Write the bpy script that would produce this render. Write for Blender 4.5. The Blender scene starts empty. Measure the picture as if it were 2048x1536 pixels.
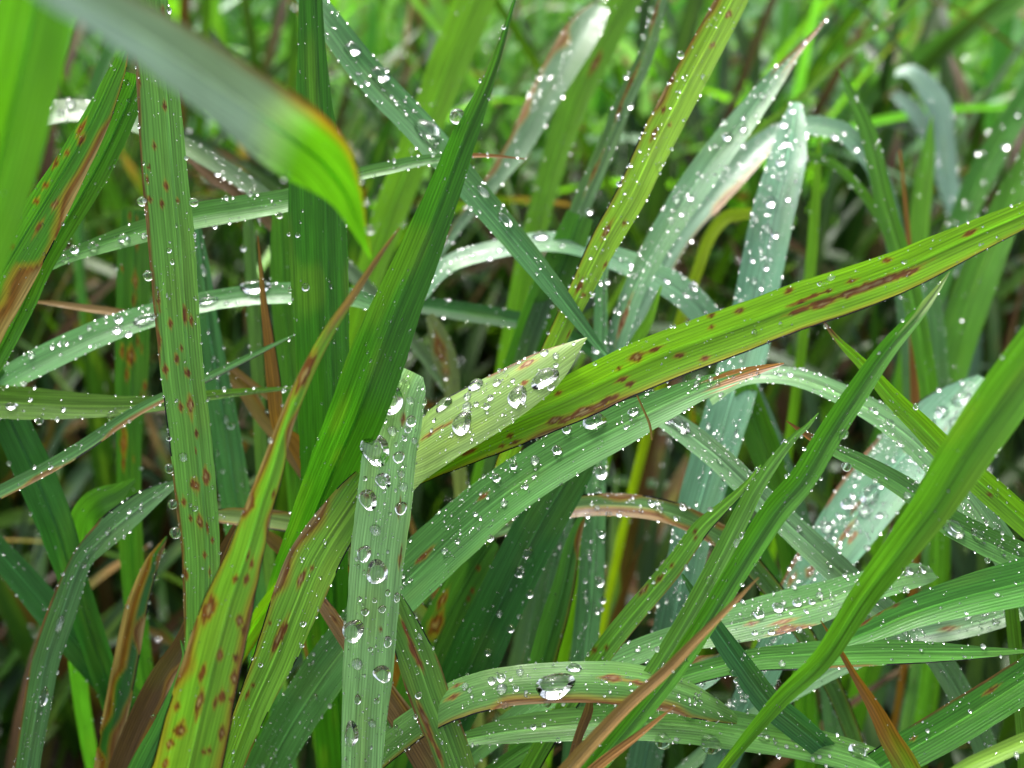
import bpy, math
import numpy as np
from mathutils import Matrix, Vector

# ------------------------------------------------------------------ camera
scene = bpy.context.scene
COL = scene.collection
PITCH = math.radians(35.0)
CAM_H = 0.42
LENS = 38.0
F_PX = LENS / 36.0 * 2048.0
FOCUS = 0.199
cam_data = bpy.data.cameras.new("camera")
cam = bpy.data.objects.new("camera", cam_data)
COL.objects.link(cam)
cam.location = (0, 0, CAM_H)
cam.rotation_euler = (math.radians(90) - PITCH, 0, 0)
cam_data.lens = LENS
cam_data.sensor_width = 36.0
cam_data.clip_start = 0.005
cam_data.clip_end = 200.0
cam_data.dof.use_dof = True
cam_data.dof.focus_distance = FOCUS
cam_data.dof.aperture_fstop = 13.0
scene.camera = cam

# ------------------------------------------------------------------ sky, sun, exposure
SUN_EL, SUN_AZ = math.radians(54), math.radians(-25)      # behind the grass, a little to the left
world = bpy.data.worlds.new("World")
scene.world = world
world.use_nodes = True
wt = world.node_tree
wt.nodes.clear()
w_out = wt.nodes.new("ShaderNodeOutputWorld")
w_bg = wt.nodes.new("ShaderNodeBackground")
w_hs = wt.nodes.new("ShaderNodeHueSaturation")
w_sky = wt.nodes.new("ShaderNodeTexSky")
w_sky.sky_type = 'NISHITA'
w_sky.sun_disc = False
w_sky.sun_elevation = SUN_EL
w_sky.sun_rotation = SUN_AZ
w_sky.air_density = 1.0
w_sky.dust_density = 6.0
w_sky.ozone_density = 1.0
w_hs.inputs['Saturation'].default_value = 0.45       # overcast: nearly white
wt.links.new(w_sky.outputs['Color'], w_hs.inputs['Color'])
wt.links.new(w_hs.outputs['Color'], w_bg.inputs['Color'])
wt.links.new(w_bg.outputs['Background'], w_out.inputs['Surface'])
w_bg.inputs['Strength'].default_value = 0.125
sun_data = bpy.data.lights.new("sun", 'SUN')
sun_data.energy = 1.5
sun_data.angle = math.radians(16)
sun_data.color = (1.0, 0.98, 0.95)
sun = bpy.data.objects.new("sun", sun_data)
COL.objects.link(sun)
sdir = Vector((math.sin(SUN_AZ) * math.cos(SUN_EL), math.cos(SUN_AZ) * math.cos(SUN_EL), math.sin(SUN_EL)))
sun.rotation_euler = sdir.to_track_quat('Z', 'Y').to_euler()
sun.location = (0, 0, 3)
vs = scene.view_settings
vs.view_transform = 'Standard'
vs.look = 'None'
vs.exposure = 1.75
vs.gamma = 1.0
vs.use_curve_mapping = False
cy = scene.cycles
cy.use_denoising = True
cy.max_bounces = 10
cy.diffuse_bounces = 3
cy.glossy_bounces = 3
cy.transmission_bounces = 8
cy.transparent_max_bounces = 6
cy.caustics_refractive = True
cy.caustics_reflective = True
cy.sample_clamp_indirect = 20.0

# ------------------------------------------------------------------ helpers
rng = np.random.default_rng(7)
C0 = np.array([0, 0, CAM_H])
FWD = np.array([0, math.cos(PITCH), -math.sin(PITCH)])
UPV = np.array([0, math.sin(PITCH), math.cos(PITCH)])
RGT = np.array([1.0, 0, 0])
ZUP = np.array([0, 0, 1.0])

def unproj(x, y, d):
    x, y, d = (np.asarray(v, float) for v in (x, y, d))
    return C0 + d[..., None] * (FWD + ((x - 1024) / F_PX)[..., None] * RGT - ((y - 768) / F_PX)[..., None] * UPV)

def proj(P):
    q = np.asarray(P) - C0
    d = q @ FWD
    dd = np.where(np.abs(d) < 1e-4, 1e-4, d)
    return 1024 + (q @ RGT) / dd * F_PX, 768 - (q @ UPV) / dd * F_PX, d

def nrm(v):
    return v / np.maximum(np.linalg.norm(v, axis=-1, keepdims=True), 1e-12)

_tab = np.random.default_rng(3).random((256, 256))
def vnoise(x, y):
    x = np.asarray(x, float); y = np.asarray(y, float)
    xi = np.floor(x).astype(int); yi = np.floor(y).astype(int)
    fx = x - xi; fy = y - yi
    fx = fx * fx * (3 - 2 * fx); fy = fy * fy * (3 - 2 * fy)
    a = _tab[xi & 255, yi & 255]; b = _tab[(xi + 1) & 255, yi & 255]
    c = _tab[xi & 255, (yi + 1) & 255]; e = _tab[(xi + 1) & 255, (yi + 1) & 255]
    return (a * (1 - fx) + b * fx) * (1 - fy) + (c * (1 - fx) + e * fx) * fy

def sstep(a, b, x):
    t = np.clip((x - a) / (b - a), 0, 1)
    return t * t * (3 - 2 * t)

def catmull(P, n):
    P = np.asarray(P, float)
    Q = np.vstack([2 * P[0] - P[1], P, 2 * P[-1] - P[-2]])
    k = len(P) - 1
    t = np.linspace(0, k, n)
    i = np.minimum(t.astype(int), k - 1)
    f = (t - i)[:, None]
    p0, p1, p2, p3 = Q[i], Q[i + 1], Q[i + 2], Q[i + 3]
    return 0.5 * (2 * p1 + (p2 - p0) * f + (2 * p0 - 5 * p1 + 4 * p2 - p3) * f ** 2 + (3 * p1 - p0 - 3 * p2 + p3) * f ** 3)

def make_mesh(name, V, F, col=None, uv=None, mat=None):
    """V (n,3), F (k,4) or (k,3) -> mesh with optional point colours and point uvs"""
    me = bpy.data.meshes.new(name)
    V = np.ascontiguousarray(V, np.float32); F = np.ascontiguousarray(F, np.int32)
    k, c = F.shape
    me.vertices.add(len(V)); me.vertices.foreach_set("co", V.ravel())
    me.loops.add(k * c); me.loops.foreach_set("vertex_index", F.ravel())
    me.polygons.add(k)
    me.polygons.foreach_set("loop_start", np.arange(0, k * c, c, dtype=np.int32))
    me.polygons.foreach_set("use_smooth", np.ones(k, bool))
    if col is not None:
        a = me.color_attributes.new("col", 'FLOAT_COLOR', 'POINT')
        rgba = np.ones((len(V), 4), np.float32); rgba[:, :col.shape[1]] = col
        a.data.foreach_set("color", rgba.ravel())
    if uv is not None:
        l = me.uv_layers.new(name="mm")
        l.data.foreach_set("uv", np.ascontiguousarray(uv[F.ravel()], np.float32).ravel())
    if mat: me.materials.append(mat)
    me.update(calc_edges=True)
    return me

def grid_faces(n, m):
    i = np.arange(n - 1)[:, None] * m + np.arange(m - 1)[None, :]
    return np.stack([i, i + 1, i + m + 1, i + m], -1).reshape(-1, 4)

def link(name, me, parent=None, loc=(0, 0, 0)):
    o = bpy.data.objects.new(name, me)
    COL.objects.link(o)
    o.location = loc
    if parent is not None: o.parent = parent
    return o

def tag(o, label=None, cat=None, group=None, kind=None):
    if label: o["label"] = label
    if cat: o["category"] = cat
    if group: o["group"] = group
    if kind: o["kind"] = kind
    return o

# ------------------------------------------------------------------ materials
def leaf_material(name, rough=0.38, trans=0.38, bump=0.22, spec=0.36):
    m = bpy.data.materials.new(name); m.use_nodes = True
    nt = m.node_tree; nt.nodes.clear(); N = nt.nodes.new; L = nt.links.new
    out = N("ShaderNodeOutputMaterial"); mix = N("ShaderNodeMixShader"); mix.inputs[0].default_value = trans
    tf = N("ShaderNodeMath"); tf.operation = 'MULTIPLY'; tf.inputs[1].default_value = trans
    pb = N("ShaderNodeBsdfPrincipled"); tr = N("ShaderNodeBsdfTranslucent")
    at = N("ShaderNodeAttribute"); at.attribute_name = "col"
    L(at.outputs['Alpha'], tf.inputs[0]); L(tf.outputs[0], mix.inputs[0])     # alpha: how much light the leaf lets through
    uv = N("ShaderNodeUVMap"); uv.uv_map = "mm"
    # fine streaks along the blade
    mp = N("ShaderNodeMapping"); mp.inputs['Scale'].default_value = (0.10, 3.2, 1)
    L(uv.outputs[0], mp.inputs[0])
    no = N("ShaderNodeTexNoise"); no.inputs['Scale'].default_value = 1.0; no.inputs['Detail'].default_value = 4
    L(mp.outputs[0], no.inputs['Vector'])
    mr = N("ShaderNodeMapRange"); mr.inputs[1].default_value = 0.25; mr.inputs[2].default_value = 0.75
    mr.inputs[3].default_value = 0.72; mr.inputs[4].default_value = 1.28
    L(no.outputs[0], mr.inputs[0])
    vm = N("ShaderNodeVectorMath"); vm.operation = 'SCALE'
    L(at.outputs['Color'], vm.inputs[0]); L(mr.outputs[0], vm.inputs['Scale'])
    vl = N("ShaderNodeVectorMath"); vl.operation = 'SCALE'
    L(vm.outputs[0], vl.inputs[0])
    L(vl.outputs[0], pb.inputs['Base Color'])
    tm = N("ShaderNodeVectorMath"); tm.operation = 'MULTIPLY'; tm.inputs[1].default_value = (1.25, 1.4, 0.50)
    L(vl.outputs[0], tm.inputs[0]); L(tm.outputs[0], tr.inputs['Color'])
    # raised parallel veins
    sx = N("ShaderNodeSeparateXYZ"); L(uv.outputs[0], sx.inputs[0])
    mu = N("ShaderNodeMath"); mu.operation = 'MULTIPLY'; mu.inputs[1].default_value = 2 * math.pi / 0.52
    L(sx.outputs[1], mu.inputs[0])
    si = N("ShaderNodeMath"); si.operation = 'SINE'; L(mu.outputs[0], si.inputs[0])
    vr = N("ShaderNodeMapRange"); vr.inputs[1].default_value = 0.35; vr.inputs[2].default_value = 1.0
    vr.inputs[3].default_value = 1.08; vr.inputs[4].default_value = 0.82
    L(si.outputs[0], vr.inputs[0]); L(vr.outputs[0], vl.inputs['Scale'])
    ad = N("ShaderNodeMath"); ad.operation = 'MULTIPLY_ADD'; ad.inputs[1].default_value = 0.22
    L(si.outputs[0], ad.inputs[0]); L(no.outputs[0], ad.inputs[2])
    bp = N("ShaderNodeBump"); bp.inputs['Strength'].default_value = bump; bp.inputs['Distance'].default_value = 0.00016
    L(ad.outputs[0], bp.inputs['Height']); L(bp.outputs[0], pb.inputs['Normal'])
    # wet film: roughness varies in patches
    n2 = N("ShaderNodeTexNoise"); n2.inputs['Scale'].default_value = 0.35; n2.inputs['Detail'].default_value = 3
    L(uv.outputs[0], n2.inputs['Vector'])
    m2 = N("ShaderNodeMapRange"); m2.inputs[1].default_value = 0.3; m2.inputs[2].default_value = 0.7
    m2.inputs[3].default_value = rough - 0.1; m2.inputs[4].default_value = rough + 0.12
    L(n2.outputs[0], m2.inputs[0]); L(m2.outputs[0], pb.inputs['Roughness'])
    pb.inputs['IOR'].default_value = 1.45
    pb.inputs['Specular IOR Level'].default_value = spec
    L(pb.outputs[0], mix.inputs[1]); L(tr.outputs[0], mix.inputs[2]); L(mix.outputs[0], out.inputs[0])
    return m

M_LEAF = leaf_material("living_grass_leaf")
M_DRY = leaf_material("withered_grass_leaf", rough=0.5, trans=0.22, bump=0.8, spec=0.35)

def water_material():
    m = bpy.data.materials.new("water"); m.use_nodes = True
    nt = m.node_tree; pb = nt.nodes["Principled BSDF"]
    pb.inputs['Base Color'].default_value = (1, 1, 1, 1)
    pb.inputs['Transmission Weight'].default_value = 1.0
    pb.inputs['IOR'].default_value = 1.333
    no = nt.nodes.new("ShaderNodeTexNoise"); no.inputs['Scale'].default_value = 900
    mr = nt.nodes.new("ShaderNodeMapRange"); mr.inputs[3].default_value = 0.0; mr.inputs[4].default_value = 0.03
    nt.links.new(no.outputs[0], mr.inputs[0]); nt.links.new(mr.outputs[0], pb.inputs['Roughness'])
    return m
M_WATER = water_material()

def film_material():
    # air trapped under a droplet by the leaf's fine hairs: a silvery, partly clear layer
    m = bpy.data.materials.new("trapped_air_film"); m.use_nodes = True
    nt = m.node_tree; pb = nt.nodes["Principled BSDF"]; out = nt.nodes["Material Output"]
    pb.inputs['Base Color'].default_value = (.84, .93, .84, 1); pb.inputs['Roughness'].default_value = .35
    pb.inputs['Metallic'].default_value = .35
    tr = nt.nodes.new("ShaderNodeBsdfTransparent"); mx = nt.nodes.new("ShaderNodeMixShader")
    tc = nt.nodes.new("ShaderNodeTexCoord")
    no = nt.nodes.new("ShaderNodeTexNoise"); no.inputs['Scale'].default_value = 2.2; no.inputs['Detail'].default_value = 3
    mp = nt.nodes.new("ShaderNodeMapping"); mp.inputs['Scale'].default_value = (.35, 3.0, 1)
    mr = nt.nodes.new("ShaderNodeMapRange"); mr.inputs[1].default_value = .38; mr.inputs[2].default_value = .60
    mr.inputs[3].default_value = .03; mr.inputs[4].default_value = .40
    nt.links.new(tc.outputs['Object'], mp.inputs[0]); nt.links.new(mp.outputs[0], no.inputs['Vector'])
    nt.links.new(no.outputs[0], mr.inputs[0]); nt.links.new(mr.outputs[0], mx.inputs[0])
    nt.links.new(tr.outputs[0], mx.inputs[1]); nt.links.new(pb.outputs[0], mx.inputs[2])
    nt.links.new(mx.outputs[0], out.inputs['Surface'])
    return m
M_FILM = film_material()

def soil_material():
    m = bpy.data.materials.new("soil"); m.use_nodes = True
    nt = m.node_tree; pb = nt.nodes["Principled BSDF"]
    tc = nt.nodes.new("ShaderNodeTexCoord")
    no = nt.nodes.new("ShaderNodeTexNoise"); no.inputs['Scale'].default_value = 60; no.inputs['Detail'].default_value = 8
    cr = nt.nodes.new("ShaderNodeValToRGB")
    cr.color_ramp.elements[0].color = (0.015, 0.011, 0.006, 1); cr.color_ramp.elements[1].color = (0.06, 0.045, 0.022, 1)
    bp = nt.nodes.new("ShaderNodeBump"); bp.inputs['Strength'].default_value = 0.8; bp.inputs['Distance'].default_value = 0.01
    nt.links.new(tc.outputs['Object'], no.inputs['Vector']); nt.links.new(no.outputs[0], cr.inputs[0])
    nt.links.new(cr.outputs[0], pb.inputs['Base Color']); nt.links.new(no.outputs[0], bp.inputs['Height'])
    nt.links.new(bp.outputs[0], pb.inputs['Normal']); pb.inputs['Roughness'].default_value = 0.9
    return m

# ------------------------------------------------------------------ ground
gx = np.concatenate([[-60, -12, -4], np.linspace(-2, 2, 41), [4, 12, 60]])
gX, gY = np.meshgrid(gx, gx + 0.6, indexing='ij')
gZ = np.where(np.hypot(gX, gY) < 2.5, (vnoise(gX * 9 + 50, gY * 9 + 50) - 0.5) * 0.012, 0) - 0.006
ground = link("ground", make_mesh("ground", np.stack([gX, gY, gZ], -1).reshape(-1, 3), grid_faces(len(gx), len(gx)), mat=soil_material()))
tag(ground, "dark damp soil under the grass", None, kind="structure")

# ------------------------------------------------------------------ blades
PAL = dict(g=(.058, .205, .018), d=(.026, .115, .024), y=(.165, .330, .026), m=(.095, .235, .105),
           w=(.24, .36, .13), t=(.24, .145, .045), b=(.17, .085, .04), o=(.24, .105, .018), k=(.15, .36, .015))
BROWN = np.array((.15, .052, .012)); TAN = np.array((.42, .30, .15)); HALO = np.array((.36, .19, .018))
SIZES = []            # real widths, for checking
BLADES = {}
DROPS = []            # (P, N, T, radius, kind, elong, blade phrase)
DEW = []              # arrays (P, N, r)

def paint(s, v, hw, Ltot, base, o, seed):
    """albedo on the grid; s (n,1) mm from tip, v (1,m) -1..1, hw (n,1) half width in mm"""
    vm = v * hw
    one = np.ones_like(vm)
    S = s * one
    c = np.array(base)[None, None, :] * one[..., None]
    st = vnoise(S * .03 + seed * 7.1, vm * 2.4 + seed * 3.3)
    st2 = vnoise(S * .12 + seed * 1.7, vm * 5.0 + 40)
    bl = vnoise(S * .09 + seed * 5.1, vm * .35 + 11)
    c = c * (0.62 + 0.45 * st + 0.30 * st2)[..., None]
    if 'fade' in o:  # sky sheen painted into the colour, paler away from the tip
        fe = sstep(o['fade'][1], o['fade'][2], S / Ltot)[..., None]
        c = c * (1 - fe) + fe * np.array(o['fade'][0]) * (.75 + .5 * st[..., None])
    yel = o.get('yel', .15) * .6 * sstep(.5, .9, bl)
    c = c * (1 - yel[..., None]) + yel[..., None] * np.array((.22, .34, .03)) * (0.7 + .6 * st[..., None])
    # pale midrib and dark groove beside it
    if o.get('rib', 1):
        rv = o.get('ribv', 0.0)
        g = np.exp(-((vm - rv * hw) / .16) ** 2)
        c = c * (1 + .55 * g[..., None])
        g2 = np.exp(-((vm - rv * hw - .42) / .18) ** 2)
        c = c * (1 - .35 * g2[..., None])
    mask = np.zeros_like(vm); halo = np.zeros_like(vm); core = np.zeros_like(vm)
    r = np.random.default_rng(int(seed * 13 + 5))
    les = list(o.get('les_sv', []))
    for _ in range(o.get('spots', 0)):
        a = r.uniform(.4, 1.0) * o.get('spot_size', 1.0) * (2.2 if r.random() < .25 else 1)
        les.append((r.uniform(.02, .98) * Ltot, r.uniform(-.92, .92), a * r.uniform(1.0, 1.9), a * r.uniform(.35, .6)))
    for (ls, lv, la, lb) in les:
        near = np.abs(s[:, 0] - ls) < la * 3.2
        if not near.any(): continue
        Sn = S[near]; vn = vm[near]; hn = hw[near]
        wob = (vnoise(Sn * 1.1 + seed + ls, vn * 2.2 + lv * 9) - .5)
        ds = np.abs(Sn - ls) / la; dv = np.abs(vn - lv * hn) / lb
        rho = (ds ** 1.15 + dv ** 1.5) ** .75 + wob * .75
        mask[near] = np.maximum(mask[near], 1 - sstep(.85, 1.15, rho))
        if lb > .5: core[near] = np.maximum(core[near], .85 * (1 - sstep(.16, .5, rho)))
        halo[near] = np.maximum(halo[near], 1 - sstep(.9, 1.75, rho))
    for (side, a0, a1, wd) in o.get('edge', []):          # brown margin
        t = S / Ltot
        n = vnoise(S * .16 + seed, vm * .1 + side * 9)
        wv = wd * np.clip(2.6 * n - .55, 0, 1.6) * sstep(a0, a0 + .05, t) * (1 - sstep(a1 - .06, a1, t))
        dist = 1 - side * (v * one)
        e = 1 - sstep(wv * .8, wv + .07, dist)
        mask = np.maximum(mask, e * .9 * sstep(.01, .05, wv))
        core = np.maximum(core, (1 - sstep(wv * .15, wv * .75, dist)) * .8 * sstep(.08, .2, wv))
        halo = np.maximum(halo, 1 - sstep(wv, wv + .35, dist) if wd > .1 else 0)
    c = c * (1 - .65 * halo[..., None]) + .65 * halo[..., None] * HALO
    bn = (.55 + .9 * vnoise(S * .5 + seed, vm * 3))[..., None]
    c = c * (1 - mask[..., None]) + mask[..., None] * BROWN * bn
    c = c * (1 - core[..., None]) + core[..., None] * TAN * (.45 + .8 * st2[..., None])
    if o.get('dead'):                                     # withered tip of given length (fraction)
        tcol = np.array(PAL[o.get('deadcol', 'o')])
        t = S / Ltot + (st - .5) * .12
        e = 1 - sstep(o['dead'] * .7, o['dead'] * 1.25, t)
        c = c * (1 - e[..., None]) + e[..., None] * tcol * (.6 + .8 * st2[..., None])
    return np.clip(c * .84, .004, .8)

def sheet(key, pts, d, up, o, root, seed):
    """the sampled blade surface (n rows from first point to last, m across)"""
    P = np.array([p[:2] for p in pts], float)
    Wp = np.array([p[2] for p in pts], float)
    k = len(pts)
    dd = np.interp(np.linspace(0, 1, k), np.linspace(0, 1, len(d)), d)
    uu = np.interp(np.linspace(0, 1, k), np.linspace(0, 1, len(up)), up)
    X = unproj(P[:, 0], P[:, 1], dd)
    W = Wp * dd / F_PX                                   # apparent width in metres
    ctrl = np.hstack([X, W[:, None], uu[:, None], np.zeros((k, 1))])
    # carry the blade on to the ground at its root
    if root:
        seq = ctrl if root == 'b' else ctrl[::-1]
        e, p = seq[-1], seq[-2]
        T = nrm(e[:3] - p[:3])
        if root == 'b' and T[2] > .3 or root == 'a' and T[2] > .3: T = nrm(T * np.array([1, 1, .1]))
        pos = e[:3].copy(); ext = []
        h = max(pos[2], .02); step = np.linalg.norm(e[:3] - p[:3])
        for q in range(1, 40):
            step = min(step * 1.35, h / 5)
            kb = min(.8, .08 + step / h * 1.3)
            T = nrm(T * (1 - kb) + np.array([0, .10, -1.0]) * kb)
            pos = pos + T * step
            f = .5 + .5 * max(0, min(1, pos[2] / h))
            if pos[2] <= 0.0:
                pos[2] = -.004
                ext.append(np.array([*pos, e[3] * f, e[4] * .5, 1])); break
            ext.append(np.array([*pos, e[3] * f, e[4] * f, 1]))
        seq = np.vstack([seq, np.array(ext)])
        ctrl = seq if root == 'b' else seq[::-1]
    # a blade that leaves the frame still ends in a point
    tipc = ctrl[0] if root == 'b' else ctrl[-1]
    tpx, tpy = (P[0] if root == 'b' else P[-1])
    if root and Wp[0 if root == 'b' else -1] > 12 and not (0 < tpx < 2048 and 0 < tpy < 1536):
        nb = ctrl[1] if root == 'b' else ctrl[-2]
        st_ = tipc[:3] - nb[:3]; T = nrm(st_); ln = max(tipc[3] * 6, .02); tp = []
        for q in range(1, 7):
            T = nrm(T + np.array([0, .02, -.10]))
            tp.append(np.array([*((tp[-1][:3] if tp else tipc[:3]) + T * ln / 6), tipc[3] * max(0.02, (1 - (q / 6.0) ** 1.6)), tipc[4], 1]))
        ctrl = np.vstack([np.array(tp)[::-1], ctrl]) if root == 'b' else np.vstack([ctrl, np.array(tp)])
    lp = np.hypot(*np.diff(P, axis=0).T).sum()
    wmax = Wp.max()
    fac = len(ctrl) / k
    n = int(np.clip(lp / 3.2, 24, 420) * fac); m = int(np.clip(wmax / 2.8, 7, 41)) | 1
    # resample by arc length
    fine = catmull(ctrl, 40 * len(ctrl))
    seg = np.r_[0, np.cumsum(np.linalg.norm(np.diff(fine[:, :3], axis=0), axis=1))]
    tt = np.linspace(0, seg[-1], n)
    R = np.stack([np.interp(tt, seg, fine[:, j]) for j in range(6)], 1)
    X, W, U = R[:, :3], np.maximum(R[:, 3], 1e-4), R[:, 4]
    T = nrm(np.gradient(X, axis=0))
    V = nrm(C0 - X)
    Nc = nrm(V - (V * T).sum(1, keepdims=True) * T)
    Nu = ZUP - (T @ ZUP)[:, None] * T
    ln = np.linalg.norm(Nu, axis=1, keepdims=True)
    Nu = nrm(Nu + Nc * np.maximum(0, .35 - ln) * 3)
    N = nrm(Nc * (1 - np.abs(U))[:, None] + Nu * U[:, None])
    Bv = nrm(np.cross(N, T))
    # side vector points to the right of the picture-wise direction of travel
    cosr = np.clip(np.abs((N * Nc).sum(1)), .42, 1)
    s_mm = tt * 1000
    hw = .5 * W / cosr
    hw = hw * (1 + .07 * (vnoise(s_mm * .05 + seed * 3, seed) - .5) + .03 * (vnoise(s_mm * .4, seed * 2) - .5))
    SIZES.append((key, round(hw.max() * 2000, 1), round(X[:, 2].min(), 3)))
    v = np.linspace(-1, 1, m)[None, :]
    fold = o.get('fold', .16)
    curl = o.get('curl', .05)
    prof = fold * (np.sqrt(v ** 2 + .02) - .14) + curl * v ** 2
    wav = .10 * (vnoise(s_mm[:, None] * .045 + seed, v * 1.3 + seed * 4) - .5)
    tw = o.get('twist', 0) * (vnoise(s_mm * .02 + seed, seed + 5) - .5)[:, None] * v
    G = X[:, None, :] + Bv[:, None, :] * (v * hw[:, None])[..., None] + N[:, None, :] * ((prof + wav + tw) * hw[:, None])[..., None]
    vis_l = s_mm[R[:, 5] < .5]
    return G, N, T, s_mm, hw * 1000, v, Bv, (vis_l[0], vis_l[-1])

def blade(key, label, pts, d=(.2,), up=(.25,), col='g', root='b', tip='a', phrase=None, dew=1.2, drops=(), beads=(), les=(), group=None,
          parent=None, part=None, dry=False, **o):
    seed = (sum(ord(ch) * (i + 3) for i, ch in enumerate(key)) % 97) + .37
    G, N, T, s, hw, v, Bv, Lvis = sheet(key, pts, d, up, o, root, seed)
    n, m = G.shape[:2]
    px, py, dp = proj(G)
    s0, s1 = Lvis; Lvis = s1 - s0
    sf = (s - s0 if tip == 'a' else s1 - s)
    ls = []
    for (x, y, la, lb) in les:                            # lesions read off the photograph
        j = np.argmin((px - x) ** 2 + (py - y) ** 2); r_, c_ = divmod(j, m)
        k_ = dp[r_, c_] / F_PX * 1000
        ls.append((sf[r_], v[0, c_], la * k_ * .56, lb * k_ * .52))
    o['les_sv'] = ls
    colr = np.array(PAL[col]) if isinstance(col, str) else np.array(col)
    A = paint(sf[:, None], v, hw[:, None], Lvis, colr, o, seed)
    al = np.full(A.shape[:2], o.get('tr', 1.0))
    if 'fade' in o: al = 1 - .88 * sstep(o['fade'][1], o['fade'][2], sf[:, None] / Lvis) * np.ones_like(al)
    A = np.concatenate([A, al[..., None]], -1)
    base = G[-1 if root == 'b' or not root else 0, m // 2].copy()
    mat = M_DRY if dry else M_LEAF
    uv = np.stack([np.broadcast_to(sf[:, None], (n, m)), v * hw[:, None]], -1)
    def piece(r0, r1, name, par, loc, off=base):
        rr = slice(r0, r1)
        g = G[rr].reshape(-1, 3) - off
        me = make_mesh(name, g, grid_faces(r1 - r0, m), A[rr].reshape(-1, 4), uv[rr].reshape(-1, 2), mat)
        return link(name, me, par, loc)
    split = None
    if o.get('dead') and not dry:
        split = int(np.argmin(np.abs(sf - o['dead'] * Lvis)))
        if split < 3 or split > n - 4: split = None
    ribbed = o.get('rib', 1) and np.max([p[2] for p in pts]) > 45
    if parent is not None:
        root_o = parent; off = np.array(parent.location)
        piece(0, n, part or "lamina", parent, (0, 0, 0), off)
    elif split or ribbed:
        root_o = bpy.data.objects.new("grass_blade", None); COL.objects.link(root_o)
        root_o.location = base; root_o.empty_display_size = .01
        off = base
        if split:
            (a0, a1), (b0, b1) = ((0, split + 1), (split, n)) if tip == 'a' else ((split, n), (0, split + 1))
            piece(a0, a1, "withered_tip", root_o, (0, 0, 0)); piece(b0, b1, "lamina", root_o, (0, 0, 0))
        else:
            piece(0, n, "lamina", root_o, (0, 0, 0))
    else:
        root_o = piece(0, n, "grass_blade", None, base); off = base
    if ribbed:
        rv = o.get('ribv', 0.0)
        ci = np.interp(rv, v[0], np.arange(m)); c0 = int(np.floor(ci)); c0 = min(max(c0, 1), m - 2)
        cen = G[:, c0]
        side = Bv * np.minimum(.00022, hw[:, None] * 1e-3 * .08)
        lift = np.where(np.arange(n) < 0, 1, 1)[:, None] * N * .00005
        Rg = np.stack([cen - side - N * .00004, cen + lift, cen + side - N * .00004], 1)
        rc = np.broadcast_to((A[:, c0, :3] * np.array((1.25, 1.15, 1.3)))[:, None], (n, 3, 3))
        ruv = np.stack([np.broadcast_to(sf[:, None], (n, 3)), np.zeros((n, 3))], -1)
        me = make_mesh("midrib", (Rg - off).reshape(-1, 3), grid_faces(n, 3), np.clip(rc, 0, .8).reshape(-1, 3), ruv.reshape(-1, 2), mat)
        link("midrib", me, root_o)
    if label: tag(root_o, label, "grass", group)
    ph = phrase or "wet grass blade"
    # water on it
    for q in drops:
        x, y, r_ = q[:3]; el = q[3] if len(q) > 3 else 1.0
        j = np.argmin((px - x) ** 2 + (py - y) ** 2); a, b = divmod(j, m)
        nn = nrm(np.cross(G[min(a + 1, n - 1), b] - G[max(a - 1, 0), b], G[a, min(b + 1, m - 1)] - G[a, max(b - 1, 0)]))
        if nn @ N[a] < 0: nn = -nn
        DROPS.append((G[a, b], nn, T[a], r_ * dp[a, b] / F_PX, 'flat' if r_ > 14 else 'dome', el, ph))
    for (x, y, r_) in beads:
        j = np.argmin((px - x) ** 2 + (py - y) ** 2); a, b = divmod(j, m)
        rm = r_ * dp[a, b] / F_PX
        dv_ = unproj(x, y, dp[a, b]) - G[a, b]; ln_ = np.linalg.norm(dv_)
        DROPS.append((G[a, b] + dv_ * min(1, .6 * rm / max(ln_, 1e-9)), N[a], T[a], rm, 'bead', 1.0, ph))
    vis = (px > -40) & (px < 2090) & (py > -40) & (py < 1580)
    if dew > 0 and vis.any():
        area = lambda: np.abs(np.gradient(px, axis=0) * np.gradient(py, axis=1) - np.gradient(px, axis=1) * np.gradient(py, axis=0)) * vis
        w = area(); tot = w.sum(); cnt = int(tot / 1000 * dew * 2.8)
        cnt = min(cnt, 1300)
        if cnt:
            w = w * (.25 + 1.5 * (vnoise(np.broadcast_to(s[:, None], (n, m)) * .12 + seed, v * 2 + seed) > .45))
            idx = rng.choice(n * m, cnt, p=(w / w.sum()).ravel())
            a, b = np.divmod(idx, m)
            a2 = np.minimum(a + 1, n - 1); b2 = np.clip(b + np.where(b < m - 1, 1, -1), 0, m - 1)
            f = rng.random((cnt, 1)) * .9; g2 = rng.random((cnt, 1)) * .9
            Pp = G[a, b] + (G[a2, b] - G[a, b]) * f + (G[a, b2] - G[a, b]) * g2
            rad = np.clip(np.exp(rng.normal(math.log(1.25), .6, cnt)), .6, 7.0) * np.minimum(dp[a, b], .3) / F_PX
            DEW.append((Pp, N[a], rad))
        # beads along both margins
        for b in (0, m - 1):
            ok = vis[:, b]
            L_ = (np.hypot(np.gradient(px[:, b]), np.gradient(py[:, b])) * ok)
            cnt = int(L_.sum() / 60 * min(dew, 1.5))
            if cnt:
                a = rng.choice(n, cnt, p=L_ / L_.sum())
                a2 = np.minimum(a + 1, n - 1); f = rng.random((cnt, 1))
                rad = np.clip(np.exp(rng.normal(math.log(1.7), .5, cnt)), .8, 6) * np.minimum(dp[a, b], .3) / F_PX
                DEW.append((G[a, b] + (G[a2, b] - G[a, b]) * f, N[a], rad))
    BLADES[key] = (root_o, base, ph, np.stack([px[::6, m // 2], py[::6, m // 2], dp[::6, m // 2]], -1))
    return root_o


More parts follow.
